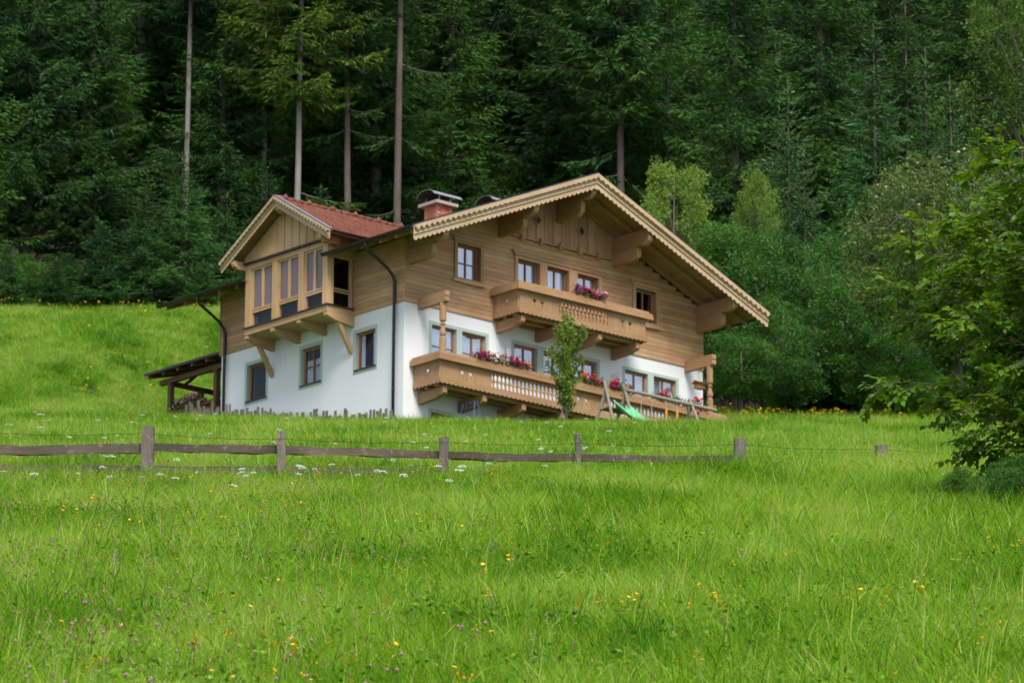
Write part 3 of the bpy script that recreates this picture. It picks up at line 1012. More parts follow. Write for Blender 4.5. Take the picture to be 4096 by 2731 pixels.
balcony(.37, 11.70, -1.93, -2.44, -2.62, [('p', .41, 2.36, (1.23, 1.55)), ('b', 2.36, 5.12, ()), ('p', 5.12, 6.95, (5.76, 6.08)), ('b', 6.95, 9.50, ()), ('p', 9.50, 11.66, (10.4, 10.72))],
        [.55 + 1.525 * i for i in range(8)], -3.0, -2.66)
balcony(3.40, 8.52, .74, .215, .035, [('p', 3.44, 4.97, (4.01, 4.32)), ('b', 4.97, 6.93, ()), ('p', 6.93, 8.48, (7.54, 7.84))],
        [3.55, 5.09, 6.62, 8.16], -.32, .0)
# outrigger beams and turned posts
for bx_, dz in ((.50, 0), (11.20, 0)):
    for a, b in ((-.16, -.003), (.0, .17)):
        hp(G().prism([(-.045, a), (-1.22, a), (-1.25, a + .03), (-1.25, b - .02), (-1.23, b), (-.045, b)], 'x', bx_, bx_ + .17), 'outrigger_beam', 'balc_y')
    H_ = 1.51
    pr = [(.100, 0), (.100, .30), (.085, .315), (.062, .33), (.075, .345), (.098, .38), (.092, .43), (.060, .50), (.048, .555), (.078, .565), (.082, .58), (.055, .595), (.060, .62), (.095, .64), (.100, .66), (.100, 1.0)]
    g = G().lathe([(r, t * H_) for r, t in pr], (bx_ + .08, -1.06, -1.67), 8)
    hp(g, 'turned_post', 'balc_z')

# covered terrace behind the far corner
PX = .62
for px_, py_, zb in ((PX, 9.55, -2.6), (PX, 11.85, -2.6), (1.78, 11.85, -2.6), (2.9, 9.55, -2.6)):
    hp(G().box(px_ - .075, px_ + .075, py_ - .075, py_ + .075, zb, -.12), 'terrace_post', 'porch')
hp(G().box(PX - .07, PX + .07, 8.60, 12.35, -.118, .04), 'terrace_beam', 'porch')
hp(G().box(PX + .08, 3.2, 11.79, 11.91, -.20, -.06), 'terrace_beam', 'porch')
hp(G().prism([(PX + .5, -.058), (PX + .62, -.058), (1.9, .50), (1.78, .50)], 'y', 11.80, 11.90), 'terrace_brace', 'porch')
hp(G().prism([(.10, .14), (3.4, 1.02), (3.4, 1.10), (.10, .22)], 'y', 8.58, 12.55), 'terrace_roof', 'sill')
for i in range(6):
    yy = 8.75 + i * .72
    hp(G().prism([(.16, .035), (3.3, .87), (3.3, .99), (.16, .155)], 'y', yy, yy + .09), 'terrace_rafter', 'porch')
hp(G().box(PX - .12, PX + .10, 9.45, 12.0, -1.16, -1.05), 'terrace_rail', 'porch')
hp(G().box(PX + .102, 2.2, 9.45, 9.66, -1.16, -1.05), 'terrace_rail', 'porch')
for i in range(13):
    hp(G().box(PX - .03, PX, 9.5 + i * .19, 9.5 + i * .19 + .17, -1.9, -1.162), 'terrace_board', 'porch')
for i in range(7):
    hp(G().box(PX + .11 + i * .19, PX + .28 + i * .19, 9.5, 9.53, -1.9, -1.162), 'terrace_board', 'porch')
hp(G().box(PX - .1, 3.3, 8.56, 12.1, -2.6, -1.9), 'terrace_floor', 'slab')
# ---------------------------------------------------------------- rail fence
M['oldwood'] = wood('weathered_wood', (.155, .13, .105), 'z', rough=.85, var=.3, grain=.75, blotch=.6, bump=.5)
M['oldrail'] = wood('weathered_rail', (.10, .076, .055), 'x', rough=.85, var=.35, grain=.95, blotch=.9, bump=.5)
def lichen(m, amt):
    nt = m.node_tree
    p = nt.nodes['Principled BSDF']
    src_ = p.inputs['Base Color'].links[0].from_socket
    geo = N(nt, 'ShaderNodeNewGeometry')
    n1 = noise(nt, geo.outputs['Position'], 9, 5, .7)
    rp = N(nt, 'ShaderNodeValToRGB')
    rp.color_ramp.elements[0].position, rp.color_ramp.elements[1].position = .56, .66
    nt.links.new(n1, rp.inputs[0])
    n2 = noise(nt, geo.outputs['Position'], 2.2, 2, .5)
    lc = N(nt, 'ShaderNodeMixRGB', i_1=(.30, .31, .25, 1), i_2=(.30, .20, .045, 1))
    nt.links.new(n2, lc.inputs[0])
    mx = N(nt, 'ShaderNodeMixRGB')
    nt.links.new(math_(nt, 'MULTIPLY', rp.outputs[0], amt), mx.inputs[0])
    nt.links.new(src_, mx.inputs[1])
    nt.links.new(lc.outputs[0], mx.inputs[2])
    nt.links.new(mx.outputs[0], p.inputs['Base Color'])
lichen(M['oldwood'], .6)
lichen(M['oldrail'], .55)
M['wire'] = paint('rusty_wire', (.05, .04, .035), .7, metal=.4)
def fence():
    FY = 72.0
    e = empty('rail_fence', (0, FY, gzf(0, FY)), 0, 'weathered grey post and rail fence with barbed wire crossing the meadow', 'fence')
    zo = gzf(0, FY)
    posts = [(-8.02, 17.74, .075, 4), (-5.59, 17.77, .095, 4), (-3.53, 17.70, .066, 4), (-1.04, 17.63, .072, 4), (1.02, 17.70, .050, 9), (3.51, 17.63, .098, 9), (5.69, 17.54, .110, 10), (8.05, 17.42, .075, 4)]
    for x, zt_, r, n in posts:
        g = G()
        rr = random.Random(int(x * 100) + 900)
        zb = gzf(x, FY) - .35 - zo
        top = zt_ - zo
        rings = 7
        V, F = [], []
        nn = 12 if n == 4 else n
        lean = rr.uniform(-.012, .012)
        for i in range(rings):
            t = i / (rings - 1)
            zz = zb + (top - zb) * t
            for k in range(nn):
                q = 2 * math.pi * (k + .5) / nn
                if n == 4:
                    c, s_ = math.cos(q), math.sin(q)
                    m_ = max(abs(c), abs(s_))
                    px, py = c / m_ * r, s_ / m_ * r
                    px, py = max(-r * .96, min(r * .96, px)), max(-r * .96, min(r * .96, py))
                else:
                    px, py = math.cos(q) * r, math.sin(q) * r
                j = rr.uniform(-.006, .006)
                V.append((x + px + j + lean * (t - .5) * 2, py + j, zz + (rr.uniform(-.018, .018) if i == rings - 1 else 0)))
        for i in range(rings - 1):
            for k in range(nn):
                F.append((i * nn + k, i * nn + (k + 1) % nn, (i + 1) * nn + (k + 1) % nn, (i + 1) * nn + k))
        c = len(V)
        V.append((x, 0, top + .006))
        for k in range(nn):
            F.append(((rings - 1) * nn + k, (rings - 1) * nn + (k + 1) % nn, c))
        G().add(V, F).build('post', M['oldwood'], e)
    def rail(xa, za, xb, zb, h, y=.115, nm='rail'):
        rr = random.Random(int(xa * 31) + 77)
        n = 14
        sag = rr.uniform(-.3, 1.0)
        V, F = [], []
        for i in range(n + 1):
            t = i / n
            x = xa + (xb - xa) * t
            zc = za + (zb - za) * t + rr.uniform(-.007, .007) - .022 * math.sin(math.pi * t) * sag - zo
            for py, pz in ((-.018, -h / 2), (.018, -h / 2), (.018, h / 2), (-.018, h / 2)):
                V.append((x, y + py, zc + pz + rr.uniform(-.010, .010)))
        for i in range(n):
            for k in range(4):
                F.append((i * 4 + k, i * 4 + (k + 1) % 4, (i + 1) * 4 + (k + 1) % 4, (i + 1) * 4 + k))
        F += [(3, 2, 1, 0), tuple(range(n * 4, n * 4 + 4))]
        G().add(V, F).build(nm, M['oldrail'], e)
    for a in ((-8.1, 17.435, -5.55, 17.475, .15), (-5.54, 17.49, -3.52, 17.455, .125), (-3.50, 17.455, -1.02, 17.375, .125), (-1.0, 17.385, 1.05, 17.365, .12), (1.07, 17.36, 3.54, 17.345, .12), (3.56, 17.33, 5.70, 17.28, .12), (5.72, 17.27, 8.1, 17.24, .12)):
        rail(*a)
    for a in ((-8.1, 17.14, -5.55, 17.14, .12), (-5.54, 17.14, -3.52, 17.125, .12), (-3.50, 17.12, -1.02, 17.09, .12)):
        rail(*a)
    wz = [(-8.02, 17.66), (-5.59, 17.66), (-3.53, 17.585), (-1.04, 17.545), (1.02, 17.535), (3.51, 17.53), (5.69, 17.47), (8.05, 17.38)]
    for (xa, za), (xb, zb) in zip(wz[:-1], wz[1:]):
        pts = []
        n = 18
        for i in range(n + 1):
            t = i / n
            pts.append((xa + (xb - xa) * t, -.08, za + (zb - za) * t - .035 * 4 * t * (1 - t) * random.uniform(.8, 1.2) - zo))
        g = G().tube(pts, .0032, 4)
        for i in range(1, n):
            p = Vector(pts[i])
            d1 = Vector((random.uniform(-.01, .01), random.uniform(-.01, .01), .016))
            g.tube([p - d1, p + d1], .0026, 3)
        g.build('barbed_wire', M['wire'], e)
fence()

# ---------------------------------------------------------------- palisade of stakes along the side wall
def palisade():
    xs = [(7.9, -2.05), (7.34, -2.20), (4.77, -2.86), (2.05, -3.36), (-.69, -3.79), (-1.2, -3.87)]
    def zl(y):
        for (ya, za), (yb, zb) in zip(xs[:-1], xs[1:]):
            if yb <= y <= ya:
                return za + (zb - za) * (ya - y) / (ya - yb)
        return xs[0][1] + (y - 7.9) * .24 if y > 7.9 else xs[-1][1]
    o = H2W((-.8, 3.5, -3.6))
    e = empty('stake_fence', o, TH, 'low uneven fence of grey wooden stakes along the white side wall', 'fence')
    y = 9.2
    rr = random.Random(5)
    while y > -.75:
        w = rr.choice((.035, .04, .045, .05, .05, .11))
        hgt = rr.uniform(.10, .24) if w > .1 else rr.uniform(.12, .40)
        top = zl(y) + hgt
        x0 = -.8 + rr.uniform(-.03, .03)
        b = (x0 + .8, y - 3.5)
        wp = H2W((x0, y, 0))
        zb = gzf(wp.x, wp.y) - .15 - o.z
        zt_ = HC.z + 0
        tp = H2W((0, 0, top)).z - o.z
        g = G()
        lean = rr.uniform(-.03, .03)
        V = []
        for i, zz in enumerate((zb, tp)):
            for sx, sy in ((-.025, -w / 1.0), (.025, -w), (.025, w), (-.025, w)):
                V.append((b[0] + sx + lean * i, b[1] + sy * .7 + lean * .5 * i, zz + (rr.uniform(-.02, .02) if i else 0)))
        g.add(V, [(3, 2, 1, 0), (4, 5, 6, 7), (0, 1, 5, 4), (1, 2, 6, 5), (2, 3, 7, 6), (3, 0, 4, 7)])
        g.build('stake', M['oldwood'], e)
        y -= w * 1.4 + rr.uniform(.06, .11)
palisade()

# ---------------------------------------------------------------- swing set with slide
M['pole'] = wood('grey_round_pole', (.30, .27, .215), 'x', rough=.8, var=.2, grain=.4)
M['slide'] = paint('green_plastic', (.17, .52, .27), .35, var=.05, spec=.5)
M['orange'] = paint('orange_plastic', (.75, .30, .04), .4, var=.05)
M['chain'] = paint('steel_chain', (.35, .36, .38), .4, metal=.6)
M['bluemetal'] = paint('blue_metal', (.035, .07, .20), .45, var=.1)
def swing():
    SY = -3.3
    def gh(x, y):
        w_ = H2W((x, y, 0))
        return gzf(w_.x, w_.y) + HC.z
    o = H2W((7, SY, gh(7, SY)))
    e = empty('swing_set', o, TH, 'wooden swing set with green slide and orange handles before the lower balcony', 'swing set')
    def L_(p):
        return (p[0] - 7, p[1] - SY, p[2] - gh(7, SY))
    def tube(name, a, b, r, m='pole', n=8):
        return G().tube([L_(a), L_(b)], r, n).build(name, M[m], e, smooth=False)
    for ax, az, f0, f1 in ((4.96, -2.20, .56, -.32), (5.72, -2.20, .50, -.40), (8.40, -2.20, .42, -.36)):
        tube('leg', (ax + .04, SY - .07, az + .08), (ax - .04, SY + f0, gh(ax, SY + f0) - .1), .045)
        tube('leg', (ax - .04, SY + .07, az + .06), (ax + .06, SY + f1, gh(ax, SY + f1) - .1), .045)
    tube('beam', (5.66, SY, -2.29), (9.36, SY, -2.29), .055, n=10)
    tube('brace', (8.20, SY, -2.30), (8.45, SY + .16, -2.75), .04)
    tube('rung', (4.92, SY + .22, -2.95), (5.80, SY + .22, -2.95), .035)
    G().box(*[v for v in (4.94 - 7, 5.76 - 7, -.12, .34, L_((0, 0, -2.96))[2], L_((0, 0, -2.92))[2])]).build('platform', M['pole'], e)
    for x in (6.33, 6.75):
        G().tube([L_((x, SY, -2.34)), L_((x, SY, -3.22))], .013, 5).build('chain', M['chain'], e)
    G().box(6.29 - 7, 6.79 - 7, -.09, .09, L_((0, 0, -3.25))[2], L_((0, 0, -3.22))[2]).build('seat', M['bluemetal'], e)
    for x in (7.34, 7.78):
        G().tube([L_((x, SY, -2.34)), L_((x, SY, -2.56))], .012, 5).build('chain', M['chain'], e)
        G().tube([L_((x, SY, -2.56)), L_((x, SY, -3.45))], .036, 8).build('orange_handle', M['orange'], e)
    G().tube([L_((9.18, SY, -2.34)), L_((9.18, SY, -2.52))], .014, 5).build('chain', M['chain'], e)
    # slide: curved channel
    n = 14
    V, F = [], []
    prof = [(-.30, .16), (-.26, .18), (-.20, .02), (-.09, -.01), (.09, -.01), (.20, .02), (.26, .18), (.30, .16)]
    m_ = len(prof)
    for i in range(n + 1):
        t = i / n
        yy = SY - .05 - .98 * t
        zz = -2.90 - .72 * (t ** .85) + .05 * math.sin(t * math.pi * 2) * .3
        fl = 1 + .10 * t
        for u, h in prof:
            hh = h * (1.15 - .25 * t)
            V.append(L_((5.46 + u * fl + .10 * t, yy, zz + hh)))
    for i in range(n):
        for k in range(m_ - 1):
            F.append((i * m_ + k, i * m_ + k + 1, (i + 1) * m_ + k + 1, (i + 1) * m_ + k))
    me = G().add(V, F).mesh('slide', M['slide'], True)
    s = obj('slide', me, e)
    so = s.modifiers.new('thickness', 'SOLIDIFY')
    so.thickness = .015
swing()
def trestle():
    o = H2W((1.35, -1.65, -3.7))
    e = empty('folding_trestle', o, TH, 'small blue metal trestle standing under the lower balcony', 'trestle')
    G().tube([(-.04, 0, .62), (-.20, -.12, -.15)], .012, 6).build('leg', M['bluemetal'], e)
    G().tube([(.06, 0, .62), (.18, -.12, -.15)], .012, 6).build('leg', M['bluemetal'], e)
    G().tube([(-.04, .5, .62), (-.20, .62, -.15)], .012, 6).build('leg', M['bluemetal'], e)
    G().tube([(.06, .5, .62), (.18, .62, -.15)], .012, 6).build('leg', M['bluemetal'], e)
    G().tube([(.01, -.05, .63), (.01, .55, .63)], .02, 6).build('crossbar', M['bluemetal'], e)
trestle()

# ---------------------------------------------------------------- lanterns and bird feeder
def lantern(x, lab):
    e = empty('wall_lantern', H2W((x, -.003, -.98)), TH, lab, 'lantern', 'lanterns on the plaster wall')
    G().lathe([(.05, -.1), (.055, 0), (.05, .1)], (0, -.012, .15), 10).build('wall_plate', M['white'], e)
    G().tube([(0, -.02, .14), (0, -.10, .24), (0, -.19, .27), (.02, -.23, .22)], .012, 6).build('arm', M['white'], e)
    G().lathe([(.03, 0), (.05, .02), (.085, .16), (.085, .18)], (.02, -.23, -.06), 6).build('lamp_glass', M['white'], e)
    G().lathe([(.105, 0), (.10, .015), (.03, .07), (.012, .10)], (.02, -.23, .12), 6).build('lamp_cap', M['white'], e)
lantern(3.84, 'white wall lantern beside the left pair of ground floor windows')
lantern(8.28, 'white wall lantern beside the right pair of ground floor windows')
M['feeder'] = wood('feeder_wood', (.42, .20, .085), 'x', var=.2)
def feeder():
    e = empty('bird_feeder', H2W((11.38, -.50, -.75)), TH, 'small brown wooden bird feeder hanging under the outrigger beam', 'bird feeder')
    G().box(-.17, .17, -.12, .12, 0, .03).build('tray', M['feeder'], e)
    for sx in (-.13, .13):
        for sy in (-.09, .09):
            G().box(sx - .012, sx + .012, sy - .012, sy + .012, .03, .15).build('upright', M['feeder'], e)
    G().box(-.13, .13, -.085, .085, .031, .13).build('seed_box', M['feeder'], e)
    G().prism([(-.16, .15), (0, .22), (.16, .15), (.16, .17), (0, .245), (-.16, .17)], 'x', -.19, .19).build('roof', M['feeder'], e)
    G().tube([(0, 0, .24), (-.06, 0, .60)], .004, 4).build('string', M['wire'], e)
feeder()

# ---------------------------------------------------------------- flowers in the balcony boxes
M['geranium'] = leafmat('geranium_leaf', (.035, .085, .02), (.08, .17, .035), .25, scale=3)
def petal(name, col):
    return paint(name, col, .6, var=.22, scale=9, spec=.2)
M['red'] = petal('red_petal', (.62, .022, .025))
M['coral'] = petal('coral_petal', (.78, .11, .06))
M['magenta'] = petal('magenta_petal', (.38, .012, .12))
M['pink'] = petal('pink_petal', (.72, .25, .36))
M['whitep'] = petal('white_petal', (.75, .72, .74))
M['purple'] = petal('purple_petal', (.22, .02, .16))
def flowerbox(x0, x1, zrail, lab, cl, y=-1.16, seed=1, off=None, spill=.10, tall=.16):
    rr = np.random.default_rng(seed)
    ln = x1 - x0
    if off is None:
        loc = H2W(((x0 + x1) / 2, y, zrail))
    else:
        loc = H2W(off)
    e = empty('flower_box', loc, TH, lab, 'flower box', 'flower boxes on the balcony rails')
    G().box(-ln / 2, ln / 2, -.08, .08, .002, .10).build('trough', M['balc_x'], e)
    n = int(420 * ln)
    P = np.stack([rr.uniform(-ln / 2, ln / 2, n), rr.normal(-.09, .075, n), rr.normal(.10, .085, n)], 1)
    P[:, 2] = np.maximum(P[:, 2], np.where(P[:, 1] < -.15, -.15, .03))
    D = rr.normal(size=(n, 3)); D[:, 2] = np.abs(D[:, 2]) * .4; D /= np.linalg.norm(D, axis=1)[:, None]
    V, F, A = kites(rr, P, D, .055, .05)
    obj('foliage', npmesh('foliage', V, F, M['geranium'], A), e)
    for ci, (c, a, b, hh, cnt) in enumerate(cl):
        g = G()
        for i in range(cnt):
            x = -ln / 2 + ln * rr.uniform(a, b)
            zz = .10 + hh + rr.normal(0, .045)
            yy = -.12 + rr.normal(0, .06)
            r = rr.uniform(.040, .066)
            # a head of small florets
            for k in range(9):
                d = rr.normal(size=3); d /= np.linalg.norm(d)
                p = np.array([x, yy, zz]) + d * r * .75
                u = np.cross(d, [.3, .5, .8]); u /= np.linalg.norm(u)
                w_ = np.cross(d, u)
                s_ = r * .62
                g.add([p + u * s_, p + w_ * s_, p - u * s_, p - w_ * s_, p + d * s_ * .45], [(0, 1, 4), (1, 2, 4), (2, 3, 4), (3, 0, 4)])
            if hh > .12:
                g.tube([(x, yy, zz - .16), (x, yy, zz - r * .4)], .005, 3)
        g.build('blossom', M[c], e)

def kites(rr, P, D, ln, wd, fold=False):
    """leaf-like kites at P along D; returns verts, quads, shade"""
    n = len(P)
    R_ = rr.normal(size=(n, 3))
    Wd = np.cross(D, R_)
    Wd /= np.linalg.norm(Wd, axis=1)[:, None] + 1e-9
    ln = np.broadcast_to(ln, n)[:, None] * rr.uniform(.7, 1.3, (n, 1))
    wd = np.broadcast_to(wd, n)[:, None] * rr.uniform(.75, 1.25, (n, 1))
    mid = P + D * ln * .45
    V = np.stack([P, mid + Wd * wd / 2, P + D * ln, mid - Wd * wd / 2], 1).reshape(-1, 3)
    F = np.arange(n * 4).reshape(n, 4)
    A = np.repeat(rr.uniform(0, 1, n), 4)
    return V, F, A

ZL = -1.668
flowerbox(1.62, 2.72, ZL, 'red and magenta flower box on the lower rail beside the left turned post', [('magenta', .15, .55, .02, 26), ('red', .28, .66, .16, 7), ('coral', .78, .95, .10, 6), ('whitep', .7, .8, .02, 3)], seed=1)
flowerbox(2.78, 3.78, ZL, 'magenta and coral flower box on the lower rail left of the young tree', [('magenta', .2, .6, .03, 24), ('red', .25, .5, .17, 4), ('coral', .8, 1.0, .08, 7), ('whitep', 0, .1, .0, 3)], seed=2)
flowerbox(5.75, 6.72, ZL, 'red flower box on the lower rail right of the young tree', [('coral', 0, .2, .12, 5), ('red', .2, .7, .10, 13), ('coral', .8, 1, .02, 4), ('magenta', .8, 1, 0, 5)], seed=3)
flowerbox(6.95, 7.82, ZL, 'red and magenta flower box on the lower rail above the slide', [('red', 0, .6, .14, 9), ('magenta', .05, .5, .0, 16), ('coral', .7, 1, .08, 5)], seed=4)
flowerbox(8.80, 9.50, ZL, 'flower box with a red tuft on the lower rail behind the swing beam', [('red', .3, .8, .12, 13), ('magenta', .1, .8, -.04, 8), ('whitep', .7, 1, .08, 5)], seed=5)
flowerbox(9.56, 10.16, ZL, 'flower box with small white and pink blossoms on the lower rail', [('whitep', 0, .8, -.02, 6), ('pink', 0, .9, -.02, 4)], seed=6)
flowerbox(10.24, 10.95, ZL, 'red and pink flower box on the lower rail nearest the right turned post', [('red', .1, .5, .14, 9), ('magenta', 0, .4, -.03, 5), ('whitep', .4, .9, -.02, 5), ('red', .3, .5, -.14, 4), ('coral', .9, 1, -.03, 2)], seed=7)
flowerbox(5.55, 6.80, 1.002, 'purple, magenta and pink flower box on the upper balcony rail', [('purple', 0, .3, .03, 12), ('magenta', .2, .55, .07, 22), ('pink', .5, .75, .06, 12), ('magenta', .55, .85, -.02, 12), ('pink', .72, 1.0, .06, 18)], seed=8)
flowerbox(0, 1.5, 0, 'pink flower box on the rail of the covered terrace at the far corner', [('pink', .1, .9, .10, 24), ('whitep', 0, .4, .0, 6)], seed=9, off=(.5, 10.7, -1.048))
bpy.context.view_layer.objects.active = None
for o_ in COL.objects:
    if o_.get('label', '').startswith('pink flower box'):
        o_.rotation_euler[2] = TH + math.pi / 2 + math.pi
# ---------------------------------------------------------------- trees
M['bark'] = wood('spruce_bark', (.12, .093, .078), 'z', rough=.9, var=.35, grain=.7, blotch=.7, bump=.6)
M['palebark'] = wood('pale_spruce_bark', (.25, .225, .20), 'z', rough=.9, var=.25, grain=.5, blotch=.7, bump=.6)
M['bark2'] = wood('grey_bark', (.13, .11, .088), 'z', rough=.9, var=.3, grain=.6, blotch=.6, bump=.5)
M['deadtwig'] = wood('dead_branch', (.10, .08, .066), 'x', rough=.9)
M['spruce'] = leafmat('spruce_needles', (.0085, .038, .015), (.074, .182, .028), .27, scale=.22, objvar=.5, rough=.6, spec=.2)
M['spruce2'] = leafmat('young_spruce_needles', (.013, .054, .021), (.098, .235, .056), .3, scale=.3, objvar=.3, rough=.6, spec=.25)
M['sprucelight'] = leafmat('yellow_green_spruce_needles', (.018, .055, .012), (.135, .225, .025), .3, scale=.25, objvar=.2, rough=.6, spec=.2)  # lighter, yellower needle tone for a single spruce
M['broad'] = leafmat('broad_leaf', (.016, .068, .014), (.125, .30, .046), .4, scale=.45, objvar=.35)
M['light'] = leafmat('light_leaf', (.085, .18, .022), (.28, .41, .07), .42, scale=.5, objvar=.2)
M['apple'] = leafmat('apple_leaf', (.034, .09, .016), (.25, .33, .085), .36, scale=.6, objvar=.2)
M['beech'] = leafmat('beech_leaf', (.022, .070, .010), (.145, .26, .036), .38, scale=.35, objvar=.2)

def spruce(seed, H, R, z0, dens=1.0, low=.0, mat='spruce', tip=True, trunk_r=None, bark='bark'):
    """conifer: z0 is where the living crown starts, low: chance of stray living branches below it"""
    rr = np.random.default_rng(seed)
    tr = trunk_r or H * .0085 + .02
    tg = G()
    n = 9
    sway = rr.normal(0, .05, (n + 1, 2)).cumsum(0) * .35
    cen = lambda z: np.array([np.interp(z, np.linspace(0, H, n + 1), sway[:, 0]), np.interp(z, np.linspace(0, H, n + 1), sway[:, 1])])
    tg.tube([(sway[i, 0], sway[i, 1], H * i / n - (.4 if i == 0 else 0)) for i in range(n + 1)], [tr * (1.25 if i == 0 else 1) * (1 - .93 * i / n) + .006 for i in range(n + 1)], 9)
    bg_ = G()
    Ps, Ds, Ls, Ws, Sh = [], [], [], [], []
    z = max(.5, z0 * .15)
    while z < H - .15:
        t = (z - z0) / (H - z0)
        living = z >= z0
        if living:
            prof = R * min(1, (1 - t) ** .8 * 1.06) * (0.55 + .45 * min(1, t / .12)) + .08
            nb_ = int(rr.integers(5, 8))
        else:
            nb_ = int(rr.integers(0, 4))
            prof = R * .7
        a0 = rr.uniform(0, 6.28)
        for b in range(nb_):
            stray = (not living) and rr.uniform() < low
            if not living and not stray:
                # dead snag
                if rr.uniform() < .55:
                    a = a0 + b * 2.4 + rr.normal(0, .3)
                    ln = rr.uniform(.4, R * .7)
                    c = cen(z)
                    d = np.array([math.cos(a), math.sin(a)])
                    dr = rr.uniform(.1, .5)
                    bg_.tube([(c[0] + d[0] * ln * s, c[1] + d[1] * ln * s, z - dr * ln * s + .35 * ln * s * s) for s in (0, .35, .7, 1)], [.011, .009, .006, .003], 4)
                continue
            a = a0 + 2 * math.pi * b / nb_ + rr.normal(0, .25)
            ln = prof * rr.uniform(.5, 1.22)
            bsh = rr.normal(0, .24)
            if living and H > 12 and rr.uniform() < .13:
                continue
            if ln < .1:
                continue
            c = cen(z)
            dh = np.array([math.cos(a), math.sin(a), 0])
            up = .35 * max(0, t) ** 1.5 if living else -.1
            droop = rr.uniform(.25, .5) * (1 - .8 * max(0, t))
            ss = np.linspace(0, 1, 6)
            curve = lambda s: np.array([c[0], c[1], z]) + dh * ln * s[:, None] + np.array([0, 0, 1]) * (ln * (up * s * 1.6 - droop * s + droop * .75 * s ** 2.2))[:, None]
            pts = curve(ss)
            bg_.tube(pts, [.012 + .010 * ln * (1 - s) for s in ss], 4, False)
            step = .105 / dens
            m_ = max(3, int(ln * .88 / step))
            s = np.linspace(.10, 1, m_) + rr.uniform(-.03, .03, m_)
            s = np.clip(s, .05, 1)
            base = curve(s)
            tang = curve(np.clip(s + .03, 0, 1.03)) - base
            tang /= np.linalg.norm(tang, axis=1)[:, None] + 1e-9
            side = np.cross(tang, [0, 0, 1]); side /= np.linalg.norm(side, axis=1)[:, None] + 1e-9
            for sg in (-1, 1):
                tl_ = np.clip(.62 * ln * (1 - s * .82) * rr.uniform(.6, 1.15, m_), .10, .75)
                td = tang * .62 + side * sg * .75 + np.array([0, 0, -1]) * rr.uniform(.05, .55, m_)[:, None]
                td /= np.linalg.norm(td, axis=1)[:, None]
                for q in (.0, .22, .44, .66, .85):
                    keep = tl_ > q * .55
                    k = keep.sum()
                    if not k:
                        continue
                    pp = base[keep] + td[keep] * (tl_[keep] * q)[:, None]
                    dd = td[keep] + rr.normal(0, .33, (k, 3)) + np.array([0, 0, -.22])
                    dd /= np.linalg.norm(dd, axis=1)[:, None]
                    Ps.append(pp); Ds.append(dd)
                    Ls.append(np.clip(tl_[keep] * .5, .13, .28)); Ws.append(np.full(k, .066))
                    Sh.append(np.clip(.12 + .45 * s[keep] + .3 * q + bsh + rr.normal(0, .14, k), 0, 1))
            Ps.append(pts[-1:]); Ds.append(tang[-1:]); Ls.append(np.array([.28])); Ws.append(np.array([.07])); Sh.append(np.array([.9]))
        z += (rr.uniform(.26, .42) if living else rr.uniform(.5, 1.1)) / (1 if H > 10 else 1.15)
    if tip:
        top = np.array([sway[-1, 0], sway[-1, 1], H - .1])
        Ps.append(np.tile(top, (6, 1)) + np.array([0, 0, 1]) * np.linspace(-.5, .1, 6)[:, None]); d = rr.normal(0, .25, (6, 3)) + np.array([0, 0, 1]); Ds.append(d / np.linalg.norm(d, axis=1)[:, None])
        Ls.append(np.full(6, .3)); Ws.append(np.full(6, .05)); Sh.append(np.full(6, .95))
        tg.tube([top - [0, 0, .5], top + [0, 0, .55]], [.02, .008], 5)
    P, D, Ln, Wn, A = (np.concatenate(q) for q in (Ps, Ds, Ls, Ws, Sh))
    V, F, _ = kites(rr, P, D, Ln, Wn)
    return (tg.mesh('trunk', M[bark], True), npmesh('crown', V, F, M[mat], np.repeat(A, 4)), bg_.mesh('branches', M['deadtwig']))

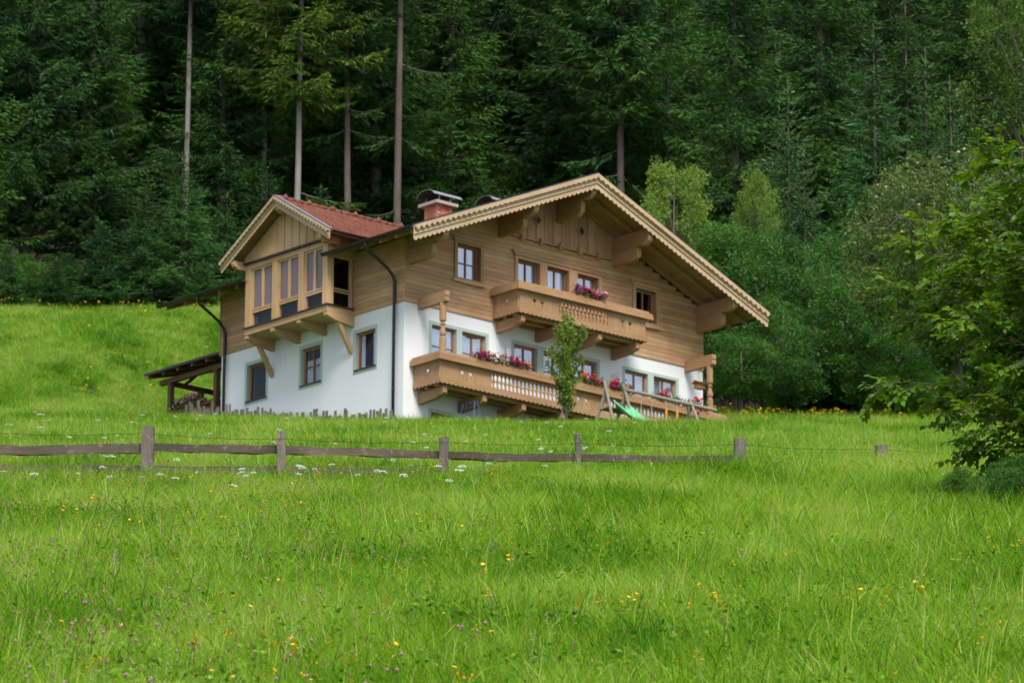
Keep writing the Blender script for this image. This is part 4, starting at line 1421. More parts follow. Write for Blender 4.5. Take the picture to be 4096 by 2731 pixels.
def broadleaf(seed, H, R, z0, nl, leaf, mat, lobes=11, tall=1.0, bark='bark2', trunk_r=.09):
    """deciduous tree: limbs to lobes, leaves in small sprays on the outer shell of each lobe"""
    rr = np.random.default_rng(seed)
    tg = G()
    tg.tube([(0, 0, -.4), (0.03, 0, H * .25), (-.04, .05, H * .55), (0, 0, H * .93)], [trunk_r * 1.2, trunk_r, trunk_r * .6, .012], 8)
    Ps, Ds, A = [], [], []
    for i in range(lobes):
        t = (i + .5) / lobes
        zc = z0 + (H - z0) * (.08 + .86 * t)
        env = R * math.sin(math.pi * min(1, .16 + .80 * (1 - t) ** tall)) if tall else R
        a = i * 2.4 + rr.normal(0, .4)
        rad = env * rr.uniform(.45, .95)
        c = np.array([math.cos(a) * rad, math.sin(a) * rad, zc])
        lr = np.array([1, 1, .8]) * (env * rr.uniform(.26, .40) + .12)
        zs = zc * rr.uniform(.55, .8)
        tg.tube([(0, 0, zs), tuple(c * [.5, .5, 1] - [0, 0, (zc - zs) * .35]), tuple(c)], [trunk_r * .4, trunk_r * .22, .01], 5)
        k = 34
        nsub = max(6, int(nl / lobes / k))
        d = rr.normal(size=(nsub, 3)); d[:, 2] = d[:, 2] * .9 + .15; d /= np.linalg.norm(d, axis=1)[:, None]
        rads = rr.uniform(.55, 1.0, nsub) ** .5 * (1 + .25 * np.sin(d[:, 0] * 5 + i) * np.cos(d[:, 2] * 6 + i * 2))
        p = c + d * lr * rads[:, None]
        for q in range(4):
            j = rr.integers(0, nsub)
            tg.tube([tuple(c), tuple((c + p[j]) / 2 + [0, 0, -.05]), tuple(p[j])], [.014, .009, .004], 3)
        rs = leaf * rr.uniform(1.5, 2.7, nsub)
        e_ = rr.normal(size=(nsub * k, 3)); e_ /= np.linalg.norm(e_, axis=1)[:, None]
        off = e_ * (np.repeat(rs, k) * rr.uniform(.35, 1, nsub * k) ** .4)[:, None] * [1.15, 1.15, .75]
        pp = np.repeat(p, k, 0) + off
        dd = e_ * .9 + np.repeat(d, k, 0) * .35 + rr.normal(0, .35, (nsub * k, 3)) + np.array([0, 0, -.25])
        dd /= np.linalg.norm(dd, axis=1)[:, None]
        Ps.append(pp); Ds.append(dd)
        A.append(np.clip(np.repeat(rr.uniform(0, .55, nsub), k) + rr.uniform(0, .3, nsub * k) + .12 * e_[:, 2] + rr.normal(.05, .15), 0, 1))  # random tone per clump; clump tops lighter, light from above put into the colour
    P, D, A = np.concatenate(Ps), np.concatenate(Ds), np.concatenate(A)
    V, F, _ = kites(rr, P, D, leaf, leaf * .62)
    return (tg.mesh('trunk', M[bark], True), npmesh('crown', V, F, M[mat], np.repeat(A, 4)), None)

TREES = {
    'dense1': (spruce(1, 26, 3.1, 1.2), 26), 'dense2': (spruce(2, 25, 2.8, 2.0), 25), 'dense3': (spruce(3, 27, 3.4, 3.0, low=.6), 27),
    'bare1': (spruce(4, 27, 2.6, 12.0, low=.30, trunk_r=.15), 27), 'bare2': (spruce(5, 26, 2.6, 9.0, low=.42, trunk_r=.15), 26),
    'pale1': (spruce(24, 27, 2.5, 12.0, low=.10, trunk_r=.135, bark='palebark'), 27), 'pale2': (spruce(25, 26, 2.7, 9.5, low=.40, trunk_r=.135, bark='palebark'), 26),
    'pale3': (spruce(26, 26, 3.0, 8.0, low=.5, trunk_r=.135, bark='palebark', mat='sprucelight'), 26),
    'mid1': (spruce(31, 14, 2.7, .5, 1.05, mat='spruce2'), 14), 'mid2': (spruce(32, 13, 2.1, .5, 1.05, mat='spruce2'), 13),
    'young1': (spruce(6, 9, 2.0, .4, 1.15, mat='spruce2'), 9), 'young2': (spruce(7, 8, 1.55, .3, 1.15, mat='spruce2'), 8),
    'broad1': (broadleaf(11, 8, 2.6, .8, 30000, .12, 'broad', 30), 8), 'broad2': (broadleaf(12, 6, 2.4, .3, 28000, .11, 'broad', 26), 6),
    'light1': (broadleaf(13, 8, 1.9, 1.2, 26000, .09, 'light', 38, tall=1.5), 8), 'apple': (broadleaf(14, 6.5, 2.7, 1.3, 32000, .095, 'apple', 34), 6.5),
    'beech': (broadleaf(15, 17, 4.2, 2.5, 52000, .13, 'beech', 60, trunk_r=.2), 17), 'darkbroad': (broadleaf(16, 5, 1.6, 1.4, 12000, .10, 'broad', 12, trunk_r=.07), 5),
}
def tree(kind, x, y, label, group, scale=1.0, rz=None, cat='tree', name=None, sxy=None, lean=0):
    (t, c, b), _ = TREES[kind]
    nm = name or ('spruce_tree' if kind[:2] in ('de', 'ba', 'yo', 'pa', 'mi') else 'broadleaf_tree')
    e = empty(nm, (x, y, gzf(x, y) - .05), random.uniform(0, 6.28) if rz is None else rz, label, cat, group)
    e.scale = (sxy or scale, sxy or scale, scale)
    e.rotation_euler[1] = lean
    obj('trunk', t, e)
    obj('crown', c, e)
    if b:
        obj('branches', b, e, kind='stuff')
    return e
def dpos(Dx, y):
    """world x seen at display column Dx (of 2352) at depth y, on the slope there"""
    z = gzf((Dx - 1176) * .0000903 * y * 1.03, y) + 4
    zc = y * math.cos(PITCH) + z * math.sin(PITCH)
    return (Dx / .57422 - 2048) / 19283.4 * zc
def dtop(Dy, y):
    return y * math.tan(PITCH - math.atan((Dy / .57422 - 1365.5) / 19283.4))

GF = 'spruces at the forest edge'
front = [('dense1', -70, 176, 'dense spruce at the very left edge of the forest', 1.0), ('dense3', 60, 177, 'broad drooping spruce, second from the left edge of the forest', 1.0),
         ('dense2', 200, 178, 'dense green spruce left of the two pale bare trunks', .95), ('dense1', 310, 182.5, 'tall spruce just left of the pale thin bare trunk', 1.0),
         ('pale1', 388, 183, 'thin pale bare trunk, leftmost of the bare spruces', .62), ('pale1', 424, 178, 'thick pale bare trunk rising left above the meadow', 1.0),
         ('pale2', 603, 180, 'pale-stemmed spruce behind and left of the bay gable', .9), ('pale3', 681, 177, 'pale-stemmed spruce with hanging green boughs right above the bay gable', 1.05),
         ('bare2', 800, 178, 'brown bare trunk with dead snags right behind the bay roof ridge', 1.0), ('bare1', 908, 177, 'thickest brown bare trunk just left of the chimney', 1.12),
         ('bare2', 1172, 190, 'slim dark trunk high above the long roof slope', .9), ('bare2', 1425, 182, 'thick dark trunk above the roof apex', 1.25),
         ('dense2', 740, 187, 'dark spruce between the two brown bare trunks', 1.0), ('dense1', 1030, 188, 'dark spruce behind the chimney hoods', 1.0),
         ('dense3', 1280, 188, 'dark spruce behind the middle of the roof', 1.0), ('dense2', 1530, 185, 'dark spruce standing right of the roof apex', 1.0),
         ('dense1', 1690, 176, 'tall spruce with stepped boughs behind the two light green trees', 1.0), ('dense3', 1890, 183, 'tall dark spruce behind the young spruces on the right', 1.0),
         ('dense2', 505, 179, 'dark spruce between the pale trunk and the bay gable', 1.0), ('dense1', 560, 190, 'dark spruce behind the pale-stemmed spruces', 1.0), ('dense3', 860, 185, 'drooping spruce behind the two brown trunks', 1.0)]
for kd, Dx, y, lab, sc in front:
    tree(kd, dpos(Dx, y), y, lab, GF, sc, lean=(.02 if Dx in (908, 800) else 0))
GY = 'young spruces'
for kd, Dx, Dy, y, lab in [('mid1', 420, 370, 174, 'tall young spruce hiding the foot of the two pale trunks'), ('mid2', 520, 450, 175, 'bushy young spruce left of the bay gable at the meadow edge'),
                           ('mid2', 335, 410, 173.5, 'young spruce with a thin leader left of the pale trunks'), ('young1', 240, 520, 173, 'full young spruce low at the left forest edge'), ('young2', 130, 600, 172.5, 'small young spruce among the left forest edge boughs'), ('young2', 20, 560, 173, 'young spruce at the left picture edge just above the meadow'),
                           ('young2', 470, 600, 172.5, 'low young spruce at the meadow edge above the far roof corner'), ('mid2', 735, 430, 178, 'young spruce between the bay gable and the brown trunk'),
                           ('mid2', 610, 400, 176, 'young spruce hidden to its top behind the bay gable'), ('mid1', 2010, 75, 168, 'largest young spruce with a long bare leader on the right'), ('mid2', 1815, 195, 171, 'slim young spruce with a pale leader left of the largest one'),
                           ('mid2', 1850, 345, 164, 'short young spruce just above the shrubs right of the roof'), ('mid2', 2135, 130, 175, 'young spruce with a thin leader right of the largest one'), ('mid2', 2192, 190, 167, 'narrow young spruce with a yellow leader before the beech'),
                           ('young2', 2260, 350, 163, 'small young spruce rising behind the fruit tree'), ('young1', 1480, 520, 177, 'small dark spruce peeking over the right roof slope')]:
    if lab is None:
        continue
    x = dpos(Dx, y)
    H_ = dtop(Dy, y) - gzf(x, y)
    tree(kd, x, y, lab, GY, H_ / TREES[kd][1], sxy=max(.72, min(1.3, H_ / TREES[kd][1])) * (1.0 if kd[-1] == '2' else 1.12))
GB = 'deciduous trees and shrubs by the house'
for kd, Dx, Dy, y, lab, w_ in [('light1', 1550, 355, 167, 'bright yellow-green tree behind the right roof slope', .75), ('light1', 1742, 372, 164, 'slender light green tree right of the bright yellow-green one', .5),
                           ('broad1', 1690, 520, 158, 'rounded green shrub mass behind the right end of the roof', 1.1), ('broad1', 1860, 530, 160, 'tall green shrub below the short young spruce', 1.0),
                           ('broad2', 1800, 690, 155, 'leafy shrub just right of the roof corner', 1.1), ('broad2', 1960, 610, 157, 'grey-green shrub left of the fruit tree', 1.15),
                           ('darkbroad', 1700, 770, 153, 'small dark tree with a bare stem behind the right turned post', 1.35), ('broad2', 2060, 740, 155, 'low shrub at the forest edge below the fruit tree', 1.2), ('broad2', 1860, 800, 158, 'dark low shrub at the right meadow edge', 1.25), ('broad2', 1960, 830, 159, 'dark bush above the orange flowers on the right', 1.3),
                           ('apple', 2200, 365, 147, 'fruit tree with grey-green leaves and pale apples on the right', 1.1), ('beech', 2390, -60, 174, 'tall beech filling the upper right corner', .95), ('dense1', 2090, -60, 186, 'tall dark spruce behind the largest young spruce', .9), ('broad1', 2330, 620, 156, 'green shrub behind the near hazel bush', 1.2),
                           ('broad2', 95, 590, 175, 'dark green bush in the gap of the left forest edge', 1.0), ('broad2', 205, 620, 174.5, 'low green bush under the left dense spruce', .9), ('broad2', 1000, 660, 176, 'green undergrowth behind the chimney', 1.2), ('broad1', 1240, 500, 180, 'undergrowth behind the long roof slope', 1.2)]:
    x = dpos(Dx, y)
    H_ = dtop(Dy, y) - gzf(x, y)
    k_ = H_ / TREES[kd][1]
    e_ = tree(kd, x, y, lab, GB, k_, sxy=w_ * max(.7, min(1.3, k_)), cat='tree' if kd in ('light1', 'dense1', 'apple', 'beech', 'darkbroad') else 'shrub', name={'dense1': 'spruce_tree', 'apple': 'apple_tree', 'beech': 'beech_tree', 'light1': 'light_green_tree', 'darkbroad': 'small_tree'}.get(kd, 'leafy_shrub'))
    if kd == 'apple':
        rr = np.random.default_rng(5)
        V = np.empty(len(TREES['apple'][0][1].vertices) * 3, np.float32)
        TREES['apple'][0][1].vertices.foreach_get('co', V)
        V = V.reshape(-1, 3)
        g = G()
        for p in V[rr.integers(0, len(V), 130)]:
            g.lathe([(.006, -.035), (.03, -.02), (.036, 0), (.03, .022), (.008, .03)], p, 6)
        g.build('apple', paint('apple_skin', (.50, .40, .20), .45, var=.3), e_, kind='stuff', smooth=True)
# trees deeper in the forest
rr = np.random.default_rng(77)
for row, (y, n) in enumerate(((195, 13), (204, 13), (214, 13), (226, 13))):
    for i in range(n):
        x = -28 + 56 * (i + .5) / n + rr.uniform(-1.3, 1.3)
        tree(('dense1', 'dense2', 'dense3')[int(rr.integers(0, 3))], x, y + rr.uniform(-3, 3), 'dark spruce standing deep in the forest behind the edge', 'spruces deep in the forest', rr.uniform(.85, 1.1))
for x, y in ((22.5, 175), (27, 171), (24.5, 184), (-24, 178), (-28, 184)):
    tree('dense1' if x < 0 else 'dense3', x, y, 'dark spruce standing deep in the forest behind the edge', 'spruces deep in the forest', 1.0)

# young tree in front of the balconies
def sapling():
    o = H2W((3.15, -3.55, 0))
    x, y = o.x, o.y
    e = empty('young_pear_tree', (x, y, gzf(x, y)), 0, 'slender young tree with light green leaves before the balconies', 'tree')
    rr = np.random.default_rng(21)
    g = G()
    Hh = 3.35
    g.tube([(0, 0, -.2), (.01, 0, 1.0), (-.02, .02, 2.0), (.10, 0, Hh)], [.045, .036, .024, .005], 7)
    g.tube([(-.13, .05, -.2), (-.115, .03, .75)], .022, 6)
    Ps, Ds = [], []
    for i in range(34):
        t = .15 + .82 * i / 34
        zb = Hh * t
        a = i * 2.4 + rr.normal(0, .3)
        ln = (.34 + .56 * math.sin(math.pi * min(1, (t - .15) / .9))) * rr.uniform(.55, 1.15) * (1.0 if t < .75 else .5)
        b = [np.array([math.cos(a) * ln * s * .72, math.sin(a) * ln * s * .72, zb + ln * s * (.35 + .5 * s)]) + np.array([.03 * t, 0, 0]) for s in (0, .33, .66, 1)]
        g.tube(b, [.012, .009, .006, .003], 4)
        n = int(135 * ln / .5)
        s = rr.uniform(.15, 1.05, n)
        p = np.array([np.interp(s, (0, .33, .66, 1), [q[k] for q in b]) for k in range(3)]).T + rr.normal(0, .045, (n, 3))
        Ps.append(p)
        Ds.append(rr.normal(0, .6, (n, 3)) + [0, 0, .35])
    P, D = np.concatenate(Ps), np.concatenate(Ds)
    D /= np.linalg.norm(D, axis=1)[:, None]
    g.build('trunk', M['bark2'], e, smooth=True)
    V, F, A = kites(rr, P, D, .095, .055)
    obj('crown', npmesh('crown', V, F, leafmat('pear_leaf', (.09, .17, .02), (.28, .38, .075), .4, scale=1.2), A), e)
sapling()
# ---------------------------------------------------------------- meadow: grass, herbs and flowers (countless, so each is one object)
def grassmat(name, c0, c1, c2, trans=.4, dry=(.50, .56, .14)):
    m, nt, p = newmat(name)
    at = N(nt, 'ShaderNodeAttribute', attribute_name='shade')
    geo = N(nt, 'ShaderNodeNewGeometry')
    mp = N(nt, 'ShaderNodeMapping')
    mp.inputs['Scale'].default_value = (1.0, .35, .35)
    nt.links.new(geo.outputs['Position'], mp.inputs['Vector'])
    ns = noise(nt, mp.outputs[0], .42, 4, .6)
    info = N(nt, 'ShaderNodeObjectInfo')
    f = math_(nt, 'ADD', math_(nt, 'MULTIPLY', at.outputs['Fac'], .95), math_(nt, 'MULTIPLY_ADD', ns, 2.3, -1.08))
    f = math_(nt, 'ADD', f, .06)
    rp = N(nt, 'ShaderNodeValToRGB')
    cr = rp.color_ramp
    cr.elements[0].color = (*c0, 1)
    cr.elements[1].color = (*c2, 1)
    cr.elements.new(.5).color = (*c1, 1)
    cr.elements[2].position = .94
    cr.elements.new(1.0).color = (*dry, 1)       # dry and seeding stalks
    nt.links.new(f, rp.inputs[0])
    nt.links.new(rp.outputs[0], p.inputs['Base Color'])
    p.inputs['Roughness'].default_value = .42
    p.inputs['Specular IOR Level'].default_value = .25
    tr = N(nt, 'ShaderNodeBsdfTranslucent')
    nt.links.new(rp.outputs[0], tr.inputs[0])
    ms = N(nt, 'ShaderNodeMixShader', i_0=trans)
    nt.links.new(p.outputs[0], ms.inputs[1])
    nt.links.new(tr.outputs[0], ms.inputs[2])
    nt.links.new(ms.outputs[0], nt.nodes['Material Output'].inputs[0])
    return m
M['grass'] = grassmat('meadow_grass', (.026, .120, .004), (.178, .405, .005), (.44, .63, .030))
M['grassfar'] = grassmat('slope_grass', (.026, .124, .006), (.152, .380, .009), (.39, .60, .042))
M['herb'] = grassmat('meadow_herb', (.03, .12, .005), (.09, .24, .006), (.20, .38, .012), .35, (.22, .40, .02))
M['straw'] = paint('dry_stalk', (.42, .34, .20), .8, var=.2)
M['stem'] = paint('green_stem', (.10, .19, .03), .7, var=.2)
M['yellow'] = petal('yellow_petal', (.85, .50, .012))
M['orangef'] = petal('orange_yellow_petal', (.85, .50, .01))
M['umbel'] = petal('white_umbel', (.72, .74, .66))
M['clover'] = petal('pink_clover', (.40, .165, .25))
M['seed'] = petal('brown_seed_head', (.19, .075, .05))
M['violet'] = petal('violet_vetch', (.16, .10, .42))

def patch(seed, size, n, h0, h1, w, bend=.8, tuft=.14, ntuft=26, long_=.14, seg=3):
    """a square of meadow: blades in tufts and loose, heights following small hummocks, laid on the slope"""
    rr = np.random.default_rng(seed)
    nt_ = int(ntuft * size * size)
    tc = rr.uniform(-size / 2, size / 2, (nt_, 2))
    th_ = rr.uniform(.65, 1.35, nt_)
    ts_ = rr.normal(0, .17, nt_)
    ti = rr.integers(0, nt_, n)
    loose = rr.uniform(0, 1, n) < .28
    bx_ = np.where(loose, rr.uniform(-size / 2, size / 2, n), tc[ti, 0] + rr.normal(0, tuft * .42, n))
    by_ = np.where(loose, rr.uniform(-size / 2, size / 2, n), tc[ti, 1] + rr.normal(0, tuft * .42, n))
    lg = rr.uniform(0, 1, n) < long_
    h = rr.uniform(h0, h1, n) * np.where(loose, .85, th_[ti]) * np.where(lg, 1.45, 1.0)
    az = np.where(loose, rr.uniform(0, 6.283, n), np.arctan2(by_ - tc[ti, 1], bx_ - tc[ti, 0]) + rr.normal(0, .7, n))
    ln = np.abs(rr.normal(.18, .26, n))
    bd = np.abs(rr.normal(.38, .42, n)) * bend * np.where(lg, 1.7, 1.0)
    fa = rr.uniform(0, 6.283, n)
    wr = w * rr.uniform(.6, 1.4, n) * np.where(lg, 1.35, 1.0)
    V = np.zeros((n, seg * 2 + 1, 3))
    for i in range(seg + 1):
        t = i / seg
        off = h * (ln * t + bd * t ** 2.2)
        zz = h * (t - .40 * np.minimum(bd, 1.3) * t ** 3) + .26 * by_
        cx, cy = bx_ + np.cos(az) * off, by_ + np.sin(az) * off
        ww = wr * (1 - .75 * t ** 2) / 2
        if i < seg:
            V[:, 2 * i] = np.stack([cx - np.cos(fa) * ww, cy - np.sin(fa) * ww, zz - .04 * (i == 0)], 1)
            V[:, 2 * i + 1] = np.stack([cx + np.cos(fa) * ww, cy + np.sin(fa) * ww, zz - .04 * (i == 0)], 1)
        else:
            V[:, 2 * seg] = np.stack([cx, cy, zz], 1)
    F = []
    for i in range(seg - 1):
        F += [(2 * i, 2 * i + 1, 2 * i + 3), (2 * i, 2 * i + 3, 2 * i + 2)]
    F.append((2 * seg - 2, 2 * seg - 1, 2 * seg))
    FF = (np.array(F)[None] + (np.arange(n) * (2 * seg + 1))[:, None, None]).reshape(-1, 3)
    sh = np.repeat(np.clip(rr.uniform(0, 1, n) + np.where(loose, 0, ts_[ti]), 0, 1.2), 2 * seg + 1)
    return V.reshape(-1, 3), FF, sh

def src(coll, name, me):
    o = bpy.data.objects.new(name, me)
    coll.objects.link(o)

def scatter(name, coll, P, idx, scl, label, cat, tilt=.12, seed=0, rot=None):
    """one object that holds all plants of a kind: points with turn, size and kind, instanced by geometry nodes"""
    rr = np.random.default_rng(seed)
    n = len(P)
    me = bpy.data.meshes.new(name)
    me.vertices.add(n)
    me.vertices.foreach_set('co', np.asarray(P, np.float32).ravel())
    if rot is None:
        rot = np.stack([rr.normal(0, tilt, n), rr.normal(0, tilt, n), rr.uniform(0, 6.283, n)], 1)
    rot = np.asarray(rot, np.float32)
    a = me.attributes.new('rot', 'FLOAT_VECTOR', 'POINT'); a.data.foreach_set('vector', rot.ravel())
    a = me.attributes.new('scl', 'FLOAT', 'POINT'); a.data.foreach_set('value', np.asarray(scl, np.float32))
    a = me.attributes.new('idx', 'INT', 'POINT'); a.data.foreach_set('value', np.asarray(idx, np.int32))
    o = obj(name, me)
    o['kind'] = 'stuff'
    tag(o, label, cat)
    ng = bpy.data.node_groups.new(name + '_scatter', 'GeometryNodeTree')
    ng.interface.new_socket('Geometry', in_out='INPUT', socket_type='NodeSocketGeometry')
    ng.interface.new_socket('Geometry', in_out='OUTPUT', socket_type='NodeSocketGeometry')
    gi, go = ng.nodes.new('NodeGroupInput'), ng.nodes.new('NodeGroupOutput')
    ci = ng.nodes.new('GeometryNodeCollectionInfo')
    ci.inputs['Collection'].default_value = coll
    ci.inputs['Separate Children'].default_value = True
    ci.inputs['Reset Children'].default_value = True
    ip = ng.nodes.new('GeometryNodeInstanceOnPoints')
    ip.inputs['Pick Instance'].default_value = True
    def nat(nm, t):
        q = ng.nodes.new('GeometryNodeInputNamedAttribute')
        q.data_type = t
        q.inputs['Name'].default_value = nm
        return q.outputs['Attribute']
    ng.links.new(gi.outputs[0], ip.inputs['Points'])
    ng.links.new(ci.outputs[0], ip.inputs['Instance'])
    ng.links.new(nat('idx', 'INT'), ip.inputs['Instance Index'])
    ng.links.new(nat('rot', 'FLOAT_VECTOR'), ip.inputs['Rotation'])
    ng.links.new(nat('scl', 'FLOAT'), ip.inputs['Scale'])
    ng.links.new(ip.outputs[0], go.inputs[0])
    md = o.modifiers.new('scatter', 'NODES')
    md.node_group = ng
    return o

def band(rr, y0, y1, dens, mx=1.5, k=.112):
    """random ground points in the wedge the camera sees between two distances"""
    w1 = y1 * k + mx
    n = int(dens * (y1 - y0) * 2 * w1)
    y = rr.uniform(y0, y1, n)
    x = rr.uniform(-w1, w1, n)
    keep = np.abs(x) < y * k + mx
    x, y = x[keep], y[keep]
    hx = x * math.cos(TH) + y * math.sin(TH) + HC.x
    hy = -x * math.sin(TH) + y * math.cos(TH) + HC.y
    out = ~((hx > .0) & (hx < 12.0) & (hy > 0) & (hy < 8.6)) & ~((hx > .5) & (hx < 3.4) & (hy > 8.4) & (hy < 12.2))
    edge = 177 - 9 * np.clip((x + 4) / 12, 0, 1)
    out &= y < edge
    x, y = x[out], y[out]
    return x, y, gz(x, y)

def lawn(x, y):
    """shorter, mown grass round the house and swing"""
    hx = x * math.cos(TH) + y * math.sin(TH) + HC.x
    hy = -x * math.sin(TH) + y * math.cos(TH) + HC.y
    return sstep((hy + 6.5) / 3) * sstep((hx + .8) / 3) * sstep((14 - hx) / 3) * (y < 150)

def meadow():
    rr = np.random.default_rng(42)
    def lush(x, y):
        return 1 + .22 * wav(x, y, 3.4, 3) + .18 * wav(x, y, 8.5, 12) + .16 * sstep(x / (y * .106))
    def grid(y0, y1, size, jit, mx):
        P_ = []
        yy = y0
        while yy < y1:
            w1 = yy * .112 + mx
            n_ = int(2 * w1 / size) + 1
            xx = (np.arange(n_) - (n_ - 1) / 2) * size + rr.uniform(-.5, .5) * size
            P_.append(np.stack([xx + rr.normal(0, jit, n_), yy + rr.normal(0, jit, n_)], 1))
            yy += size
        P_ = np.concatenate(P_)
        x, y = P_[:, 0], P_[:, 1]
        hx = x * math.cos(TH) + y * math.sin(TH) + HC.x
        hy = -x * math.sin(TH) + y * math.cos(TH) + HC.y
        m_ = size * .25
        out = ~((hx > m_) & (hx < 12.0 - m_) & (hy > m_) & (hy < 8.6)) & ~((hx > .5) & (hx < 3.4) & (hy > 8.4) & (hy < 12.2))
        out &= y < 177 - 9 * np.clip((x + 4) / 12, 0, 1)
        return x[out], y[out]
    def lay(name, coll, nvar, zones, label, seed, k=1.0):
        P, I, Sc, R_ = [], [], [], []
        for y0, y1, size, i0, i1 in zones:
            x, y = grid(y0, y1, size, size * .08, 3.4 if y1 < 80 else 4.5)
            e_ = .4
            gx = (gz(x + e_, y) - gz(x - e_, y)) / (2 * e_)
            gy = (gz(x, y + e_) - gz(x, y - e_)) / (2 * e_) - .26
            P.append(np.stack([x, y, gz(x, y)], 1))
            I.append(rr.integers(i0, i1, len(x)))
            Sc.append(rr.uniform(.93, 1.07, len(x)) * (lush(x, y) * (1 - .12 * np.exp(-((y - 70) / 5) ** 2)) if y1 < 80 else 1) * (1 - .5 * lawn(x, y)))
            R_.append(np.stack([np.arctan(gy), -np.arctan(gx), np.zeros(len(x))], 1))
        scatter(name, coll, np.concatenate(P), np.concatenate(I), np.concatenate(Sc), label, 'grass', seed=seed, rot=np.concatenate(R_))
    near = bpy.data.collections.new('grass_near')
    for i in range(7):
        src(near, 'a%02d' % i, npmesh('grass_patch', *patch(100 + i, .78, 3600, .09, .27, .0040)[:2], M['grass'], patch(100 + i, .78, 3600, .09, .27, .0040)[2]))
    for i in range(7):
        src(near, 'b%02d' % i, npmesh('grass_patch', *patch(120 + i, .98, 3600, .09, .29, .0052)[:2], M['grass'], patch(120 + i, .98, 3600, .09, .29, .0052)[2]))
    lay('meadow_grass', near, 14, [(20.5, 40, .62, 0, 7), (40, 76, .80, 7, 14)], 'tall green meadow grass in the foreground up to the rail fence', 1)
    far = bpy.data.collections.new('grass_far')
    for i in range(6):
        src(far, 'a%02d' % i, npmesh('grass_patch_far', *patch(200 + i, 1.9, 5600, .10, .30, .0085, tuft=.25, ntuft=14)[:2], M['grassfar'], patch(200 + i, 1.9, 5600, .10, .30, .0085, tuft=.25, ntuft=14)[2]))
    lay('meadow_grass', far, 6, [(76, 178, 1.45, 0, 6)], 'bright meadow grass on the slope beyond the fence around the house', 2)
    hc = bpy.data.collections.new('herbs')
    for i in range(5):                                     # broad leaved herbs among the grass
        q = np.random.default_rng(170 + i)
        n = 46
        P = np.stack([q.normal(0, .09, n), q.normal(0, .09, n), q.uniform(.05, .22, n)], 1)
        D = q.normal(0, 1, (n, 3)) * [1, 1, .35]; D /= np.linalg.norm(D, axis=1)[:, None]
        V, F, s = kites(q, P, D, .030, .021)
        src(hc, 'c%02d' % i, npmesh('herb', V, F, M['herb'], s))
    P = []
    for y0, y1, d in ((20.5, 40, 6.0), (40, 76, 4.0)):
        x, y, z = band(rr, y0, y1, d)
        P.append(np.stack([x, y, z], 1))
    P = np.concatenate(P)
    scatter('meadow_herbs', hc, P, rr.integers(0, 5, len(P)), rr.uniform(.7, 1.4, len(P)), 'broad leaved herbs growing among the foreground grass', 'herbs', seed=3)

    # flowers -----------------------------------------------------------
    def stemmed(draw, h, m, bend=.03, r=.0016):
        g = G()
        g.tube([(0, 0, -.05), (bend * .4, 0, h * .55), (bend, 0, h)], r, 3, False)
        ns = len(g.f)
        draw(g, np.array([bend, 0, h]))
        me = bpy.data.meshes.new('flower')
        me.from_pydata(g.v, [], g.f)
        me.materials.append(M['stem']); me.materials.append(m)
        me.polygons.foreach_set('material_index', [0 if k < ns else 1 for k in range(len(g.f))])
        return me
    def disc(g, c, r, q, cup=.3):
        n = 7
        d = np.array([q.normal(0, .35), q.normal(-.35, .35), 1.0]); d /= np.linalg.norm(d)
        u = np.cross(d, [1, .2, 0]); u /= np.linalg.norm(u); w_ = np.cross(d, u)
        V = [c]
        for k in range(n):
            a = 6.283 * k / n
            V.append(c + (u * math.cos(a) + w_ * math.sin(a)) * r + d * r * cup)
        g.add(V, [(0, k + 1, (k + 1) % n + 1) for k in range(n)])
    def ball(g, c, r, q):
        g.lathe([(r * .3, -r), (r * .9, -r * .45), (r, .1 * r), (r * .75, r * .7), (r * .2, r)], c, 6)
    def coll(name, mk, n):
        c = bpy.data.collections.new(name)
        for i in range(n):
            src(c, 'f%02d' % i, mk(np.random.default_rng(300 + i)))
        return c
    def yel(q, m='yellow', r=(.010, .015), nh=(1, 5), h=(.20, .36)):
        def draw(g, c):
            for k in range(int(q.integers(*nh))):
                p = c + np.array([q.normal(0, .03), q.normal(0, .03), q.normal(-.02, .02)]) * (k > 0)
                disc(g, p, q.uniform(*r), q)
                ball(g, p, r[0] * .62, q)
                if k:
                    g.add([c - [0, 0, .06], p, p + [.002, 0, 0]], [(0, 1, 2)])
        return stemmed(draw, q.uniform(*h), M[m])
    def umb(q):
        def draw(g, c):
            for k in range(16):
                a, r_ = q.uniform(0, 6.28), .05 * math.sqrt(q.uniform(0, 1))
                p = c + np.array([math.cos(a) * r_, math.sin(a) * r_, -r_ * r_ * 4])
                ball(g, p, .0085, q)
        return stemmed(draw, q.uniform(.34, .5), M['umbel'], r=.0022)
    def clo(q):
        return stemmed(lambda g, c: ball(g, c, q.uniform(.0075, .011), q), q.uniform(.20, .33), M['clover'])
    def sed(q):
        return stemmed(lambda g, c: g.lathe([(.0015, -.013), (.0042, -.005), (.0038, .007), (.001, .014)], c, 5), q.uniform(.24, .42), M['seed'], .05, .0011)
    def vet(q):
        def draw(g, c):
            for k in range(8):
                ball(g, c + np.array([q.normal(0, .006), q.normal(0, .006), -.012 * k]), .007, q)
        return stemmed(draw, q.uniform(.22, .32), M['violet'])
    def pan(q):                                            # pale grass panicle
        g = G()
        h = q.uniform(.36, .56)
        bend = q.uniform(.02, .14)
        g.tube([(0, 0, -.05), (bend * .3, 0, h * .6), (bend, 0, h)], .0008, 3, False)
        for k in range(16):
            t = .72 + .28 * k / 16
            c = np.array([bend * t ** 2, 0, h * t])
            d = np.array([q.normal(0, 1), q.normal(0, 1), .8]) * .013 * (1.3 - k / 16)
            g.add([c, c + d, c + d * .7 + [0, 0, .004]], [(0, 1, 2)])
        return g.mesh('panicle', M['straw'])
